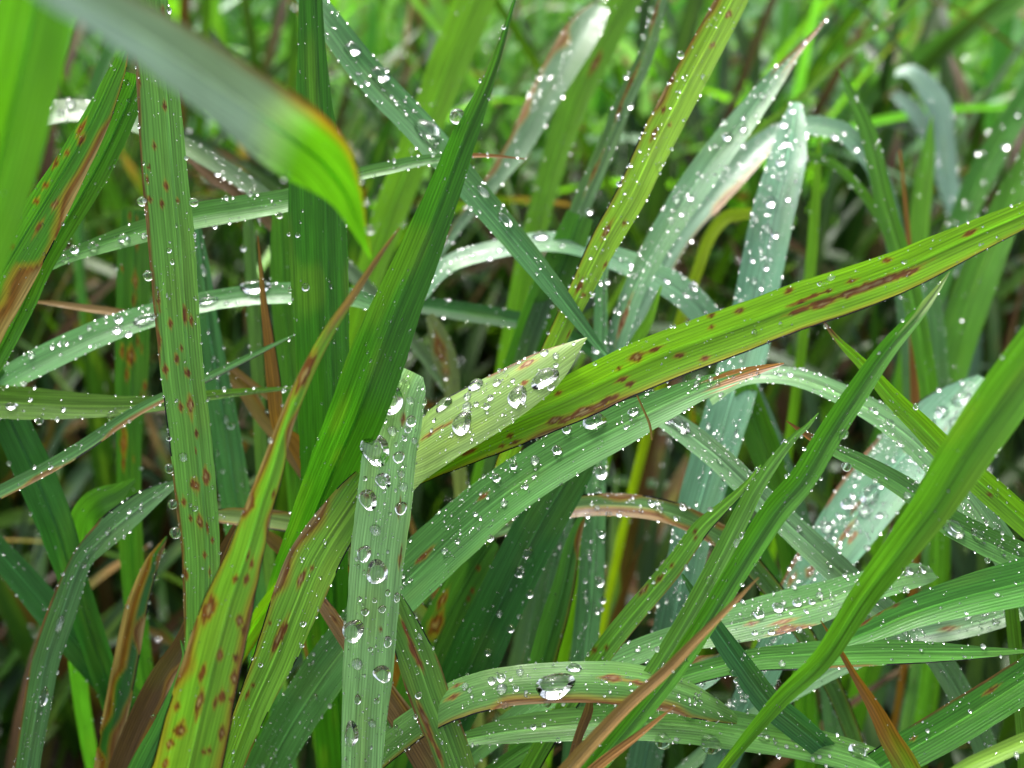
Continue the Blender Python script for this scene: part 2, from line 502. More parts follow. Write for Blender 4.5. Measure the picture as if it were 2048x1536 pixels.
# ---- the blades one can tell apart in the photograph: (x, y, width) in photo pixels, distances from their real widths
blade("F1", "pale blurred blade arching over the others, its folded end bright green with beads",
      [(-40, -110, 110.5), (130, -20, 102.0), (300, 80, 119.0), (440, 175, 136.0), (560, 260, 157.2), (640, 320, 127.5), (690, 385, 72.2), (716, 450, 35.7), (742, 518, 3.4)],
      d=(.072, .083, .097, .112, .125, .133, .139, .143, .147), up=(.25, .25, .2, .1, 0, -.1, -.1, 0), col=(.085, .27, .010), fade=((.42, .60, .47), .24, .40), root='a', tip='b', dew=.25,  # its pale stretch is painted sky sheen
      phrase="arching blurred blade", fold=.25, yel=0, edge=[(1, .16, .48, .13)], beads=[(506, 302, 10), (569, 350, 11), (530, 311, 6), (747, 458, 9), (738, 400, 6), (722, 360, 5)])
blade("F2", "broad bright green out-of-focus blade standing at the brown-striped blade's side",
      [(96, -120, 135.0), (66, 30, 139.5), (31, 190, 139.5), (-9, 350, 135.0), (-74, 560, 126.0)], d=(.118, .12, .122, .125), up=(-.15,), col=(.085, .27, .010), tip='a', dew=.1,
      phrase="broad out-of-focus green blade", fold=.3, yel=.1)
blade("L1", "green blade with a dead brown stripe along one half and ring spots",
      [(252, 100, 12), (232, 150, 34), (190, 245, 52), (133, 350, 66), (65, 465, 88), (10, 560, 100), (-40, 650, 100)], d=(.2, .203, .21), up=(.1,), col='g',
      phrase="brown-striped spotted blade", dew=.5, edge=[(1, 0, 1.6, .5)], ribv=-.2, les=[(132, 308, 14, 8), (110, 330, 16, 8), (90, 370, 12, 8), (75, 400, 12, 8), (102, 312, 10, 6), (24, 495, 9, 7)], spots=6)
blade("L2", "plain mid green blade leaning against the dark-spotted upright blade",
      [(275, 150, 44), (262, 190, 52), (190, 342, 56), (90, 515, 48), (48, 607, 44), (0, 700, 42), (-50, 790, 42)], d=(.207, .21, .215), up=(.1,), col='g',
      phrase="plain green leaning blade", dew=1.0, drops=[(212, 229, 12), (174, 311, 8)], beads=[(159, 337, 10), (14, 624, 6), (57, 566, 5)])
blade("L3", "upright light green blade with many dark brown spots and a ragged brown margin",
      [(298, -60, 60), (304, 40, 72), (318, 200, 80), (330, 350, 86), (343, 480, 90), (352, 600, 88), (364, 740, 85), (380, 870, 84), (393, 1000, 80), (402, 1110, 74), (402, 1230, 68)],
      d=(.2, .2, .203, .207, .212), up=(.15,), col=(.12, .30, .055), tr=0.7, phrase="dark-spotted upright blade", dew=.9, ribv=.35, fold=.1, edge=[(-1, .1, 1.0, .10)], yel=.3, spots=14, spot_size=.6,
      les=[(278, 165, 16, 6), (330, 215, 16, 7), (308, 295, 14, 7), (333, 370, 18, 9), (300, 400, 10, 8), (324, 408, 12, 7), (355, 400, 9, 6), (342, 648, 15, 8), (382, 640, 18, 7), (353, 720, 16, 10),
           (332, 740, 18, 10), (375, 745, 14, 8), (380, 810, 36, 12), (363, 815, 18, 8), (392, 868, 14, 6), (412, 955, 26, 12), (394, 970, 22, 12), (368, 1005, 16, 8), (400, 1045, 20, 12), (380, 1035, 10, 6), (425, 1078, 10, 6), (408, 1110, 12, 7), (316, 600, 30, 6), (318, 680, 30, 6), (372, 1150, 20, 8)],
      beads=[(297, 551, 11), (338, 936, 10), (340, 1009, 10), (285, 403, 10), (388, 405, 9), (387, 506, 6), (334, 1066, 12)], drops=[(366, 912, 10), (400, 470, 4)])
blade("L4", "yellowish spotted blade tapering to a thin tan tip crossing the dark green blades",
      [(800, 455, 3), (760, 510, 10), (700, 600, 17), (660, 660, 22), (615, 744, 27), (572, 847, 32), (541, 949, 46), (520, 1011, 52), (490, 1113, 70), (456, 1216, 98), (415, 1370, 118), (376, 1536, 136), (350, 1640, 140)],
      d=(.165, .165, .166, .168, .17, .172, .175), up=(.1,), col=(0.156, 0.363, 0.025), phrase="yellowish spotted blade", dew=.25, fold=.22, dead=.16, deadcol='t', yel=.5,
      edge=[(-1, .2, .75, .28), (1, .28, .5, .4), (1, .5, .95, .12)], spots=12, spot_size=1.0,
      les=[(478, 1240, 18, 14), (488, 1258, 16, 12), (438, 1312, 20, 13), (473, 1312, 18, 12), (468, 1355, 26, 14), (445, 1395, 24, 12), (460, 1400, 14, 9), (355, 1415, 16, 11), (360, 1460, 30, 22), (340, 1490, 18, 14), (443, 1465, 30, 14), (406, 1506, 12, 10), (421, 1498, 12, 9), (330, 1530, 20, 14), (493, 1158, 18, 10), (470, 1160, 14, 8)])
blade("L5", "broad dark green upright blade with a pale midrib behind the yellowish thin tip",
      [(622, -80, 40), (621, -20, 46), (624, 100, 56), (628, 220, 76), (632, 340, 104), (637, 500, 114), (645, 700, 110), (650, 850, 102), (650, 1000, 90)], d=(.213, .215, .22, .228), up=(0,),
      col=(.035, .15, .010), phrase="broad dark upright blade", dew=.35, ribv=.3, fold=.2, yel=.35, drops=[(595, 470, 5), (612, 575, 8)], beads=[(581, 580, 6)])
blade("C1", "long dark green blade rising to a fine point in front of the diagonal blue-green one",
      [(1035, -20, 4), (1003, 85, 13), (975, 165, 24), (930, 270, 50), (890, 376, 66), (835, 515, 86), (796, 607, 100), (756, 710, 112), (712, 830, 108), (660, 950, 98), (615, 1060, 82), (572, 1165, 65)],
      d=(.183, .184, .185, .186, .188, .19, .191, .192, .1955, .207, .216, .226), up=(-.05,), col=(.04, .165, .010), phrase="long dark pointed blade", dew=.45, fold=.3, yel=.3, ribv=.05, beads=[(914, 233, 16), (978, 197, 4), (873, 118, 4)])
fold_o = blade("A", "wet light green blade folded over at the top, covered in large clear droplets",
      [(822, 742, 52), (812, 762, 80), (800, 795, 96), (790, 850, 102), (779, 900, 106), (768, 1000, 110), (755, 1100, 110), (745, 1216, 103), (734, 1353, 100), (727, 1450, 88), (722, 1570, 78)],
      d=(.198, .197, .197, .199, .203), up=(.45,), col=(0.250, 0.488, 0.175), tr=0.5, phrase="folded droplet-covered blade", dew=2.6, fold=-.06, curl=-.12, yel=.5, rib=0, spots=3, spot_size=.5,
      les=[(733, 990, 10, 8), (798, 1020, 26, 5), (800, 1110, 30, 5), (760, 1255, 10, 5)],
      drops=[(784, 803, 25, 1.2), (752, 897, 31), (798, 915, 12, 1.1), (767, 961, 16), (806, 970, 10), (803, 952, 8), (735, 1000, 20, 1.1), (801, 1014, 13, 1.2), (822, 842, 11), (784, 860, 10), (815, 862, 7), (829, 879, 7), (822, 799, 8), (793, 889, 4),
             (810, 877, 5), (731, 954, 5), (750, 1064, 12), (730, 1105, 16, 1.3), (753, 1144, 23), (706, 1262, 23, 1.15), (764, 1219, 8), (731, 1223, 8), (793, 1192, 8, 1.5), (765, 1346, 18), (714, 1325, 12), (704, 1469, 20, 1.6), (745, 1445, 8), (774, 1284, 10, 1.4), (748, 1199, 5), (721, 1195, 5), (777, 1182, 6, 1.3), (770, 840, 5), (760, 930, 4), (790, 985, 4), (775, 1100, 4), (740, 1300, 5), (715, 1400, 9, 1.4), (752, 1400, 6)],
      beads=[(800, 758, 8), (815, 765, 6), (845, 775, 4), (835, 768, 5)])
blade("A2", None, [(818, 905, 104), (845, 885, 112), (900, 850, 114), (980, 805, 108), (1060, 756, 92), (1110, 722, 66), (1150, 692, 26), (1174, 675, 2)], d=(.208, .201, .197, .1965, .197), up=(.6,), col=(0.173, 0.289, 0.070), root=None, tip='b',
      parent=fold_o, part="folded_tip", tr=0.5, phrase="pale folded tip beside the spotted blade", dew=2.0, fold=-.05, curl=-.1, yel=.6, rib=0, edge=[(1, .05, .5, .10)],
      les=[(1055, 727, 36, 13), (890, 813, 14, 8), (860, 868, 60, 8), (1050, 765, 14, 10), (895, 850, 16, 5)],
      drops=[(953, 770, 16), (993, 766, 9), (1037, 794, 22), (1088, 756, 24, 1.4), (923, 846, 23), (936, 794, 9), (982, 795, 7), (933, 814, 11), (953, 809, 6), (974, 812, 7), (1090, 705, 9), (1112, 712, 7), (1037, 724, 5), (1047, 715, 4), (998, 741, 5), (1010, 737, 4), (1111, 730, 5), (1146, 688, 4), (1104, 775, 7), (888, 808, 18, 1.3), (870, 840, 5), (905, 870, 5), (975, 825, 4), (1025, 760, 5)])
blade("D", "bright yellow-green blade slanting across the others with dark brown ring spots and streaks",
      [(2140, 385, 44), (2060, 425, 52), (1985, 458, 62), (1890, 502, 76), (1800, 543, 86), (1700, 580, 94), (1600, 612, 96), (1500, 650, 96), (1348, 706, 98), (1250, 747, 98), (1140, 800, 96), (1020, 852, 88), (920, 898, 72), (850, 936, 54), (800, 965, 45)],
      d=(.188, .188, .188, .189, .19, .193, .2, .206, .208), up=(.02,), col=(.19, .42, .012), phrase="slanting ring-spotted blade", dew=.7, fold=.2, yel=.2, ribv=-.1, edge=[(1, .28, .52, .06), (1, .60, .84, .30)],
      les=[(1740, 572, 150, 13), (1640, 604, 90, 8), (1170, 822, 130, 14), (1772, 522, 16, 11), (1938, 467, 26, 9), (1820, 545, 44, 12), (1780, 555, 40, 14), (1730, 575, 50, 15), (1690, 590, 40, 14), (1645, 610, 40, 12), (1600, 622, 44, 9), (1700, 562, 18, 9), (1655, 583, 12, 7), (1630, 590, 30, 6), (1600, 603, 40, 7), (1575, 583, 16, 9),
           (1478, 622, 18, 11), (1424, 632, 14, 9), (1426, 653, 12, 8), (1275, 715, 28, 18), (1310, 700, 24, 8), (1358, 711, 18, 10), (1410, 717, 18, 10), (1240, 737, 9, 7), (1240, 760, 20, 8), (1258, 768, 16, 9), (1115, 787, 12, 8),
           (1215, 800, 40, 10), (1165, 820, 46, 11), (1110, 840, 40, 11), (1000, 855, 24, 10), (960, 880, 44, 12), (1018, 872, 12, 9), (1030, 885, 22, 7), (1003, 893, 14, 7), (935, 905, 30, 8)],
      drops=[(1374, 645, 4), (1660, 556, 8, 1.4), (900, 920, 6), (905, 905, 4), (1640, 566, 5)], beads=[(1960, 490, 4), (1995, 475, 4), (1340, 650, 4), (1190, 728, 4)])
blade("E", "long wet green blade under the ring-spotted one, ending in an orange tip",
      [(1568, 727, 3), (1510, 742, 20), (1440, 765, 38), (1380, 788, 52), (1250, 848, 82), (1120, 915, 98), (1000, 995, 106), (900, 1080, 110), (800, 1175, 108), (720, 1260, 95)], d=(.202, .205, .209, .214, .22), up=(.45,), col=(.075, .22, .05),
      tr=0.5, phrase="orange-tipped wet blade", dew=1.7, fold=.1, dead=.1, deadcol='o', les=[(970, 990, 16, 8), (850, 1110, 40, 9)],
      drops=[(1186, 843, 21, 1.3), (1117, 898, 10), (1070, 922, 10), (1135, 859, 9), (994, 956, 9), (1025, 932, 8), (1268, 823, 10, 1.4), (1008, 1007, 8), (1049, 973, 6), (986, 1079, 8), (888, 1103, 8), (914, 1083, 6), (952, 1026, 5), (822, 1158, 6), (1420, 758, 6), (1394, 750, 6), (1391, 768, 6), (1418, 770, 5), (1468, 754, 4)])
blade("H", "diagonal blue-green blade with swollen droplets passing behind the long dark pointed one",
      [(560, -60, 40), (620, 0, 50), (660, 52, 56), (735, 150, 64), (830, 250, 64), (885, 312, 62), (960, 400, 56), (1030, 482, 52), (1090, 555, 44), (1150, 632, 30), (1195, 690, 16), (1220, 718, 3)], d=(.24, .235, .228, .224, .222), up=(.55, .5, .35, .3), col=(.06, .19, .055), root='a', tip='b',
      tr=0.6, phrase="diagonal blue-green blade", dew=1.0, fold=.22, drops=[(706, 98, 17), (760, 150, 19, 1.2), (855, 262, 28, 1.4), (713, 145, 5), (785, 195, 5), (795, 208, 5), (812, 228, 6), (968, 385, 12, 2), (1010, 440, 13, 2), (733, 165, 6), (720, 168, 4), (870, 295, 5)])
blade("I", "yellow-green blade with brown blotches rising behind the ring-spotted one",
      [(1500, -80, 56), (1466, -5, 62), (1420, 82, 66), (1368, 178, 68), (1310, 290, 68), (1262, 392, 64), (1210, 482, 58), (1165, 572, 48), (1120, 665, 42), (1085, 740, 40)], d=(.236, .232, .226, .224, .226), up=(.05,), col=(0.232, 0.434, 0.030), phrase="brown-blotched yellow-green blade", dew=1.2, yel=.9, fold=.12,
      edge=[(-1, 0, .45, .2)], spots=8, spot_size=.8, les=[(1310, 265, 26, 10), (1340, 250, 8, 6), (1320, 200, 20, 8), (1345, 160, 18, 8), (1215, 460, 36, 10), (1250, 445, 10, 7), (1457, 30, 12, 10), (1425, 88, 12, 9), (1385, 80, 14, 8), (1160, 570, 30, 6), (1167, 592, 9, 7)],
      beads=[(1319, 331, 8), (1360, 111, 8), (1182, 589, 7)], drops=[(1239, 367, 6), (1262, 330, 5), (1280, 300, 4), (1245, 350, 4)])
blade("S", "large smooth bright green blade, blurred at its wide end, folded and narrow towards its base",
      [(2180, 570, 105.6), (2090, 690, 107.4), (2010, 792, 102.1), (1935, 900, 95.0), (1862, 1015, 77.4), (1790, 1110, 63.4), (1722, 1200, 52.8), (1647, 1315, 42.2), (1560, 1400, 33.4), (1475, 1500, 22.9), (1420, 1570, 19.4)], d=(.152, .156, .162, .17, .18, .19, .2), up=(-.05,), col=(.10, .29, .02), phrase="large smooth bright blade", dew=.35, fold=.4, yel=.5, ribv=.1)
blade("T", "folded mid green blade with an upright yellowish tip crossing the dewy arching blades",
      [(1900, 543, 2), (1845, 618, 22), (1775, 698, 37), (1707, 796, 46), (1656, 874, 50), (1604, 960, 52), (1545, 1030, 54), (1469, 1150, 46), (1408, 1250, 43), (1340, 1350, 42), (1260, 1450, 40), (1170, 1560, 40)], d=(.182, .184, .187, .19, .195), up=(0,), col=(.06, .21, .015), phrase="folded yellow-tipped blade", dew=.7, fold=.55, dead=.06, deadcol='w',
      beads=[(1686, 867, 11), (1648, 960, 4), (1605, 895, 4), (1568, 950, 4)])
blade("U", "slim pale green blade with a curled tip standing beside the folded yellow-tipped one",
      [(1637, 826, 2), (1615, 852, 10), (1587, 876, 15), (1553, 917, 23), (1512, 977, 31), (1485, 1028, 37), (1433, 1130, 39), (1375, 1235, 37), (1310, 1340, 36), (1240, 1440, 34)], d=(.193, .195, .198, .205), up=(.1,), col=(.11, .27, .045), phrase="slim curl-tipped blade", dew=.9, fold=.2,
      drops=[(1474, 1086, 9, 1.5), (1418, 1161, 9), (1500, 1079, 7), (1440, 1115, 4)])
blade("U2", "narrow bright green blade with a few dark diamond spots",
      [(1522, 930, 2), (1485, 977, 14), (1440, 1020, 25), (1399, 1060, 35), (1358, 1118, 39), (1329, 1155, 41), (1261, 1235, 43), (1205, 1305, 43), (1160, 1370, 40)], d=(.207, .21, .213), up=(.05,), col=(0.127, 0.322, 0.034), phrase="diamond-spotted narrow blade", dew=.9,
      les=[(1317, 1160, 16, 9), (1290, 1178, 20, 10), (1345, 1130, 9, 5), (1192, 1297, 10, 8), (1215, 1292, 8, 5), (1392, 1060, 10, 6), (1388, 1077, 9, 5)], edge=[(1, .3, .85, .07)], beads=[(1514, 938, 5), (1281, 1235, 5)])
blade("V", "bright lime blade with a thin brown tip passing behind the large smooth one",
      [(1640, 632, 2), (1673, 677, 12), (1734, 738, 25), (1785, 796, 35), (1844, 854, 43), (1895, 906, 49), (1963, 967, 53), (2014, 1012, 54), (2090, 1080, 56)], d=(.2, .198, .196), up=(.05,), col=(.15, .36, .012), phrase="lime green brown-tipped blade", dew=.8, fold=.25, dead=.1, deadcol='b', beads=[(1651, 653, 5), (1793, 825, 7), (1993, 990, 6)], les=[(1980, 988, 8, 6)])
blade("W", "wet blade with an orange thread-like tip and a hanging bead under it",
      [(1573, 842, 2), (1615, 871, 13), (1666, 899, 25), (1724, 927, 35), (1792, 965, 42), (1850, 1005, 48), (1895, 1043, 53), (1963, 1080, 57), (2025, 1110, 62), (2100, 1145, 62)], d=(.203, .205, .207), up=(.35,), col=(.085, .23, .05), tr=0.6, phrase="orange-thread-tipped wet blade", dew=2.0, dead=.14, deadcol='o', fold=.15,
      drops=[(1741, 966, 6), (1905, 1055, 23, 1.2), (1960, 1072, 15, 1.3), (1999, 1096, 8), (1810, 990, 8), (1770, 955, 4)], beads=[(1686, 938, 10), (1970, 1128, 6), (1601, 872, 5)])
blade("X", "smooth deep green blade with a grooved midrib above the needle-tipped flat one",
      [(1680, 1285, 18), (1741, 1262, 42), (1826, 1226, 62), (1929, 1194, 78), (2048, 1165, 92), (2140, 1140, 92)], d=(.192, .19, .188), up=(.15,), col=(.05, .20, .022), root='b', tr=0.6, phrase="grooved deep green blade", dew=.6, fold=.25, les=[(1720, 1243, 30, 8), (1760, 1222, 14, 7), (1790, 1212, 14, 5)], drops=[(1995, 1190, 5), (1935, 1225, 4)])
blade("Y", "dewy blade with dark lesions and a row of bright droplets, crossed by the smooth ones",
      [(1360, 1275, 50), (1410, 1262, 72), (1480, 1247, 78), (1560, 1227, 82), (1640, 1206, 76), (1710, 1182, 64), (1790, 1158, 58), (1840, 1148, 44), (1868, 1146, 20)], d=(.215, .213, .216, .225), up=(.6,), col=(.085, .22, .06), root='a', tip='b', tr=0.45, phrase="lesioned dewy blade", dew=3.0, fold=.08,
      les=[(1580, 1258, 46, 18), (1610, 1262, 40, 12), (1500, 1247, 16, 8), (1570, 1242, 40, 10), (1400, 1270, 60, 8), (1620, 1280, 20, 10)],
      drops=[(1515, 1230, 11), (1556, 1214, 11), (1596, 1204, 9), (1621, 1207, 7), (1642, 1189, 8), (1668, 1196, 6), (1611, 1223, 5), (1543, 1264, 7), (1512, 1264, 6), (1603, 1288, 7), (1813, 1180, 8), (1790, 1152, 9), (1820, 1140, 9), (1842, 1140, 8), (1650, 1210, 4), (1580, 1225, 4), (1660, 1225, 4)])
blade("Z", "flat green blade narrowing to a needle tip below the grooved deep green one",
      [(2075, 1302, 3), (1963, 1305, 24), (1861, 1305, 42), (1758, 1305, 52), (1673, 1308, 54), (1587, 1314, 52), (1512, 1320, 44), (1440, 1335, 40)], d=(.2, .203, .206), up=(.2,), col=(.075, .235, .035), tr=0.6, phrase="needle-tipped flat blade", dew=1.0, fold=.12, ribv=-.1, edge=[(1, .45, .7, .1)], drops=[(1565, 1326, 7), (1630, 1311, 4), (1840, 1300, 4)], beads=[(1640, 1338, 5)])
blade("AA", "broad mint green blade thick with large round droplets behind the large smooth one",
      [(1965, 755, 20), (1930, 790, 70), (1880, 838, 104), (1800, 920, 116), (1740, 992, 118), (1690, 1062, 112), (1640, 1132, 98), (1595, 1200, 84), (1555, 1280, 66)], d=(.262, .256, .248, .244), up=(.75, .7, .6, .4), col=(0.099, 0.238, 0.136), tr=0.35, phrase="mint green droplet-thick blade", dew=4.5, fold=.06, spots=5, spot_size=.8, edge=[(-1, .3, .9, .08)],
      les=[(1690, 1065, 46, 8), (1712, 1015, 24, 7), (1585, 1155, 20, 10), (1560, 1190, 12, 8), (1620, 1145, 18, 14)],
      drops=[(1925, 797, 21), (1885, 823, 15), (1912, 847, 14), (1738, 987, 20, 1.2), (1727, 1021, 14), (1693, 1011, 12), (1862, 847, 11), (1789, 953, 7), (1773, 932, 5), (1758, 1033, 7), (1703, 1066, 6), (1736, 1093, 7), (1652, 1052, 13), (1680, 1030, 6), (1705, 990, 6), (1760, 970, 6), (1835, 880, 7), (1715, 1045, 5)])
blade("R", "dew-coated arching blade running behind the folded yellow-tipped one",
      [(1420, 800, 26), (1470, 765, 30), (1519, 752, 34), (1587, 756, 38), (1656, 779, 42), (1741, 822, 48), (1809, 868, 56), (1861, 916, 60), (1910, 970, 60)], d=(.232, .226, .221, .218), up=(.75,), col=(0.114, 0.251, 0.093), root='b', tr=0.45, phrase="dew-coated arching blade", dew=3.6, fold=.1,
      drops=[(1746, 823, 10), (1780, 847, 9, 1.4), (1509, 741, 6), (1580, 748, 6), (1823, 857, 6), (1560, 750, 5), (1545, 745, 5)])
blade("BB", "whitish wet blade sloping under the slim curl-tipped and folded yellow-tipped ones",
      [(1285, 825, 28), (1340, 846, 44), (1420, 906, 50), (1485, 966, 52), (1570, 1047, 54), (1640, 1112, 56), (1717, 1183, 54), (1790, 1242, 50), (1850, 1290, 50), (1905, 1370, 52), (1950, 1460, 50)], d=(.228, .224, .222, .226, .235), up=(.7,), col=(0.114, 0.238, 0.099), root='b', tr=0.4, phrase="whitish sloping wet blade", dew=3.4, fold=.15, ribv=.1,
      drops=[(1360, 850, 20, 1.6), (1490, 975, 9), (1440, 925, 6), (1600, 1060, 6), (1830, 1275, 10), (1660, 1130, 7), (1335, 840, 10)])
blade("CC", "arching blade with brown margins and small droplets behind the orange-tipped wet one",
      [(985, 1072, 14), (1030, 1052, 28), (1090, 1028, 40), (1165, 1013, 44), (1250, 1012, 46), (1330, 1024, 46), (1400, 1052, 46), (1462, 1090, 46), (1510, 1140, 40)], d=(.235, .23, .228, .232), up=(.55,), col=(.09, .20, .06), phrase="brown-margined arching blade", dew=2.0, edge=[(1, .1, .8, .35), (-1, .05, .8, .5)], fold=.12,
      drops=[(1240, 1031, 6), (1322, 1021, 8), (1351, 1037, 5), (1035, 1054, 4), (1193, 1016, 6), (1305, 1007, 8), (1363, 1013, 8), (1400, 1045, 5)])
blade("DD", "arched wet blade low down with a puddle of water and white-centred lesion",
      [(850, 1432, 62), (900, 1402, 74), (960, 1381, 78), (1030, 1368, 78), (1100, 1363, 80), (1180, 1361, 82), (1260, 1366, 82), (1340, 1383, 72), (1400, 1405, 58), (1445, 1424, 38), (1475, 1440, 14)], d=(.206, .201, .2, .202, .208), up=(.5,), col=(.10, .245, .05), root='a', tip='b', tr=0.5, phrase="low arched blade with puddle", dew=2.4, fold=-.1, curl=-.1, rib=0, edge=[(-1, .1, .75, .2)],
      les=[(1222, 1358, 34, 14), (1270, 1366, 40, 9), (910, 1392, 24, 9), (912, 1372, 18, 7), (1330, 1360, 30, 7)],
      drops=[(931, 1372, 8), (981, 1363, 9), (1005, 1356, 10), (1008, 1377, 11), (1037, 1377, 6), (1041, 1344, 8), (1025, 1358, 5), (1105, 1372, 32, 1.5), (943, 1382, 5), (968, 1385, 4), (1150, 1335, 12, 1.5), (1050, 1385, 4)], beads=[(1011, 1411, 8), (1095, 1408, 8)])
blade("EE", "long wet blade with parallel veins sloping beneath the low arched one",
      [(930, 1478, 26), (1020, 1462, 50), (1120, 1452, 62), (1240, 1444, 70), (1370, 1448, 80), (1480, 1464, 76), (1590, 1484, 68), (1690, 1509, 62), (1780, 1542, 58), (1860, 1590, 56)], d=(.214, .211, .209, .206), up=(.45,), col=(.09, .245, .045), tr=0.5, phrase="long sloping wet blade", dew=1.8, fold=.14, ribv=-.1,
      drops=[(1374, 1423, 11, 1.4), (1650, 1481, 9), (1714, 1500, 16), (1574, 1493, 5), (1591, 1493, 4), (1637, 1513, 5), (1625, 1518, 5), (1661, 1513, 4), (1526, 1472, 11, 1.3), (1090, 1450, 5), (1280, 1440, 7, 1.5)], beads=[(1420, 1490, 20), (1326, 1484, 17)])
blade("FF", "curved green blade with long dark lesions coming out from under the folded droplet-covered one",
      [(770, 1165, 22), (793, 1215, 46), (815, 1270, 66), (838, 1330, 80), (862, 1400, 82), (890, 1470, 78), (918, 1550, 74), (940, 1620, 70)], d=(.208, .205, .203), up=(.2,), col=(.10, .25, .035), phrase="curved long-lesioned blade", dew=1.0, fold=-.08, yel=.5, edge=[(-1, .3, .9, .07), (1, .3, .9, .07)],
      les=[(828, 1302, 46, 10), (838, 1325, 26, 9), (812, 1265, 40, 6), (850, 1440, 56, 11), (858, 1465, 40, 9), (875, 1500, 40, 8)], drops=[(838, 1390, 7), (840, 1275, 6, 1.5)])
blade("GG", "limp tan dead blade lying under the folded droplet-covered one",
      [(632, 1188, 14), (650, 1215, 26), (690, 1275, 32), (740, 1345, 38), (800, 1432, 50), (845, 1505, 60), (885, 1575, 64)], d=(.22, .213, .21), up=(.3,), col=(0.184, 0.106, 0.039), dry=True, phrase="limp tan dead blade", dew=.4, edge=[(1, .1, .9, .2)], spots=8, rib=0)
blade("HH", "green blade with a torn brown notch and dark streaks beneath the long dark pointed one",
      [(760, 915, 26), (735, 955, 52), (700, 1008, 82), (632, 1113, 104), (588, 1216, 98), (548, 1318, 82), (502, 1421, 64), (455, 1545, 54), (430, 1610, 50)], d=(.205, .203, .2, .2, .203), up=(.15,), col=(0.163, 0.372, 0.035), phrase="notched streak-lesioned blade", dew=.9, fold=.1, yel=.6,
      edge=[(-1, .12, .42, .28), (1, .3, .9, .06)], les=[(600, 1158, 30, 11), (558, 1275, 50, 13), (568, 1262, 40, 8), (570, 1150, 26, 10), (540, 1243, 8, 6), (505, 1372, 10, 7), (495, 1390, 14, 6), (625, 1135, 9, 6)], drops=[(520, 1330, 5), (605, 1250, 6), (650, 1080, 5)])
blade("II", "dewy arching blade with long flat droplets passing behind the dark-spotted upright one",
      [(760, 612, 30), (690, 594, 38), (584, 588, 42), (489, 594, 40), (410, 606, 40), (308, 632, 46), (205, 667, 52), (103, 714, 54), (20, 758, 50), (-60, 810, 48)], d=(.24, .236, .233, .232, .232), up=(.6,), col=(.075, .22, .06), tr=0.5, phrase="flat-dropped arching blade", dew=1.8, fold=.15, ribv=-.15,
      drops=[(513, 575, 22, 1.6), (414, 604, 15, 1.8), (290, 640, 20, 1.5), (236, 660, 10), (236, 637, 9), (133, 686, 5), (118, 686, 4), (103, 696, 5), (65, 712, 8), (178, 655, 6), (454, 606, 6), (472, 606, 5), (164, 674, 5), (51, 768, 7), (255, 670, 8), (182, 690, 4)])
blade("JJ", "striped green blade lying across behind the uprights with a thin orange point",
      [(1052, 318, 2), (955, 311, 9), (844, 322, 21), (783, 335, 25), (714, 350, 27), (640, 378, 36), (574, 402, 46), (478, 419, 50), (383, 436, 50), (294, 462, 44), (205, 490, 34), (137, 514, 24), (80, 545, 14), (10, 590, 12)], d=(.226, .226, .224, .22, .22, .222), up=(.4,), col=(.085, .24, .045), tr=0.6, phrase="orange-pointed cross-lying blade", dew=1.2, fold=.15, dead=.1, deadcol='o',
      drops=[(251, 477, 13), (191, 492, 11), (150, 498, 9), (133, 516, 9), (290, 472, 6), (502, 380, 6), (449, 392, 5), (868, 305, 6), (788, 322, 5)], beads=[(560, 434, 7), (434, 464, 5)])
blade("KK", "olive green blade tapering behind the dark-spotted upright one, a bright drop hanging from it",
      [(598, 775, 6), (520, 781, 12), (420, 791, 20), (330, 806, 30), (250, 812, 40), (150, 812, 54), (60, 808, 64), (-20, 805, 66), (-90, 810, 66)], d=(.226, .226, .227), up=(.2,), col=(.10, .22, .025), phrase="olive blade", dew=1.4, fold=.2, beads=[(227, 832, 12), (80, 842, 8)], drops=[(26, 812, 10, 1.5), (130, 820, 5), (60, 800, 5)])
blade("LL", "slender blade with one brown margin leaning up towards the dry orange one",
      [(592, 668, 2), (513, 707, 12), (410, 758, 17), (318, 799, 20), (256, 833, 23), (171, 891, 27), (103, 932, 27), (20, 975, 27), (-40, 1005, 27)], d=(.222, .222, .223), up=(.35,), col=(.09, .23, .07), phrase="slender brown-margined blade", dew=1.2, edge=[(1, .3, .9, .4)], beads=[(577, 681, 4)])
blade("MM", "dry orange-tan upright spike beside the broad dark upright blade",
      [(516, 472, 2), (521, 530, 7), (526, 590, 12), (537, 676, 21), (547, 761, 29), (552, 825, 28), (562, 862, 26), (590, 885, 34), (615, 930, 36)], d=(.228, .228, .23, .236), up=(.0,), col=(0.258, 0.122, 0.025), dry=True, phrase="dry orange spike", dew=.15, rib=0, edge=[(1, .6, .95, .3)])
blade("NN", "thin straw lying level just above the arching blade with long flat droplets",
      [(62, 603, 3), (100, 606, 9), (154, 614, 14), (239, 626, 17), (300, 640, 16), (350, 665, 14)], d=(.246, .25), up=(.3,), col='t', dry=True, phrase="thin level straw", dew=0, rib=0)
blade("OO", "dark green blade hanging steeply down below the olive green one",
      [(-60, 690, 40), (-10, 770, 56), (30, 860, 66), (75, 960, 72), (115, 1060, 66), (140, 1140, 56)], d=(.23, .235, .243), up=(.1,), col='d', phrase="dark steep blade", dew=.5)
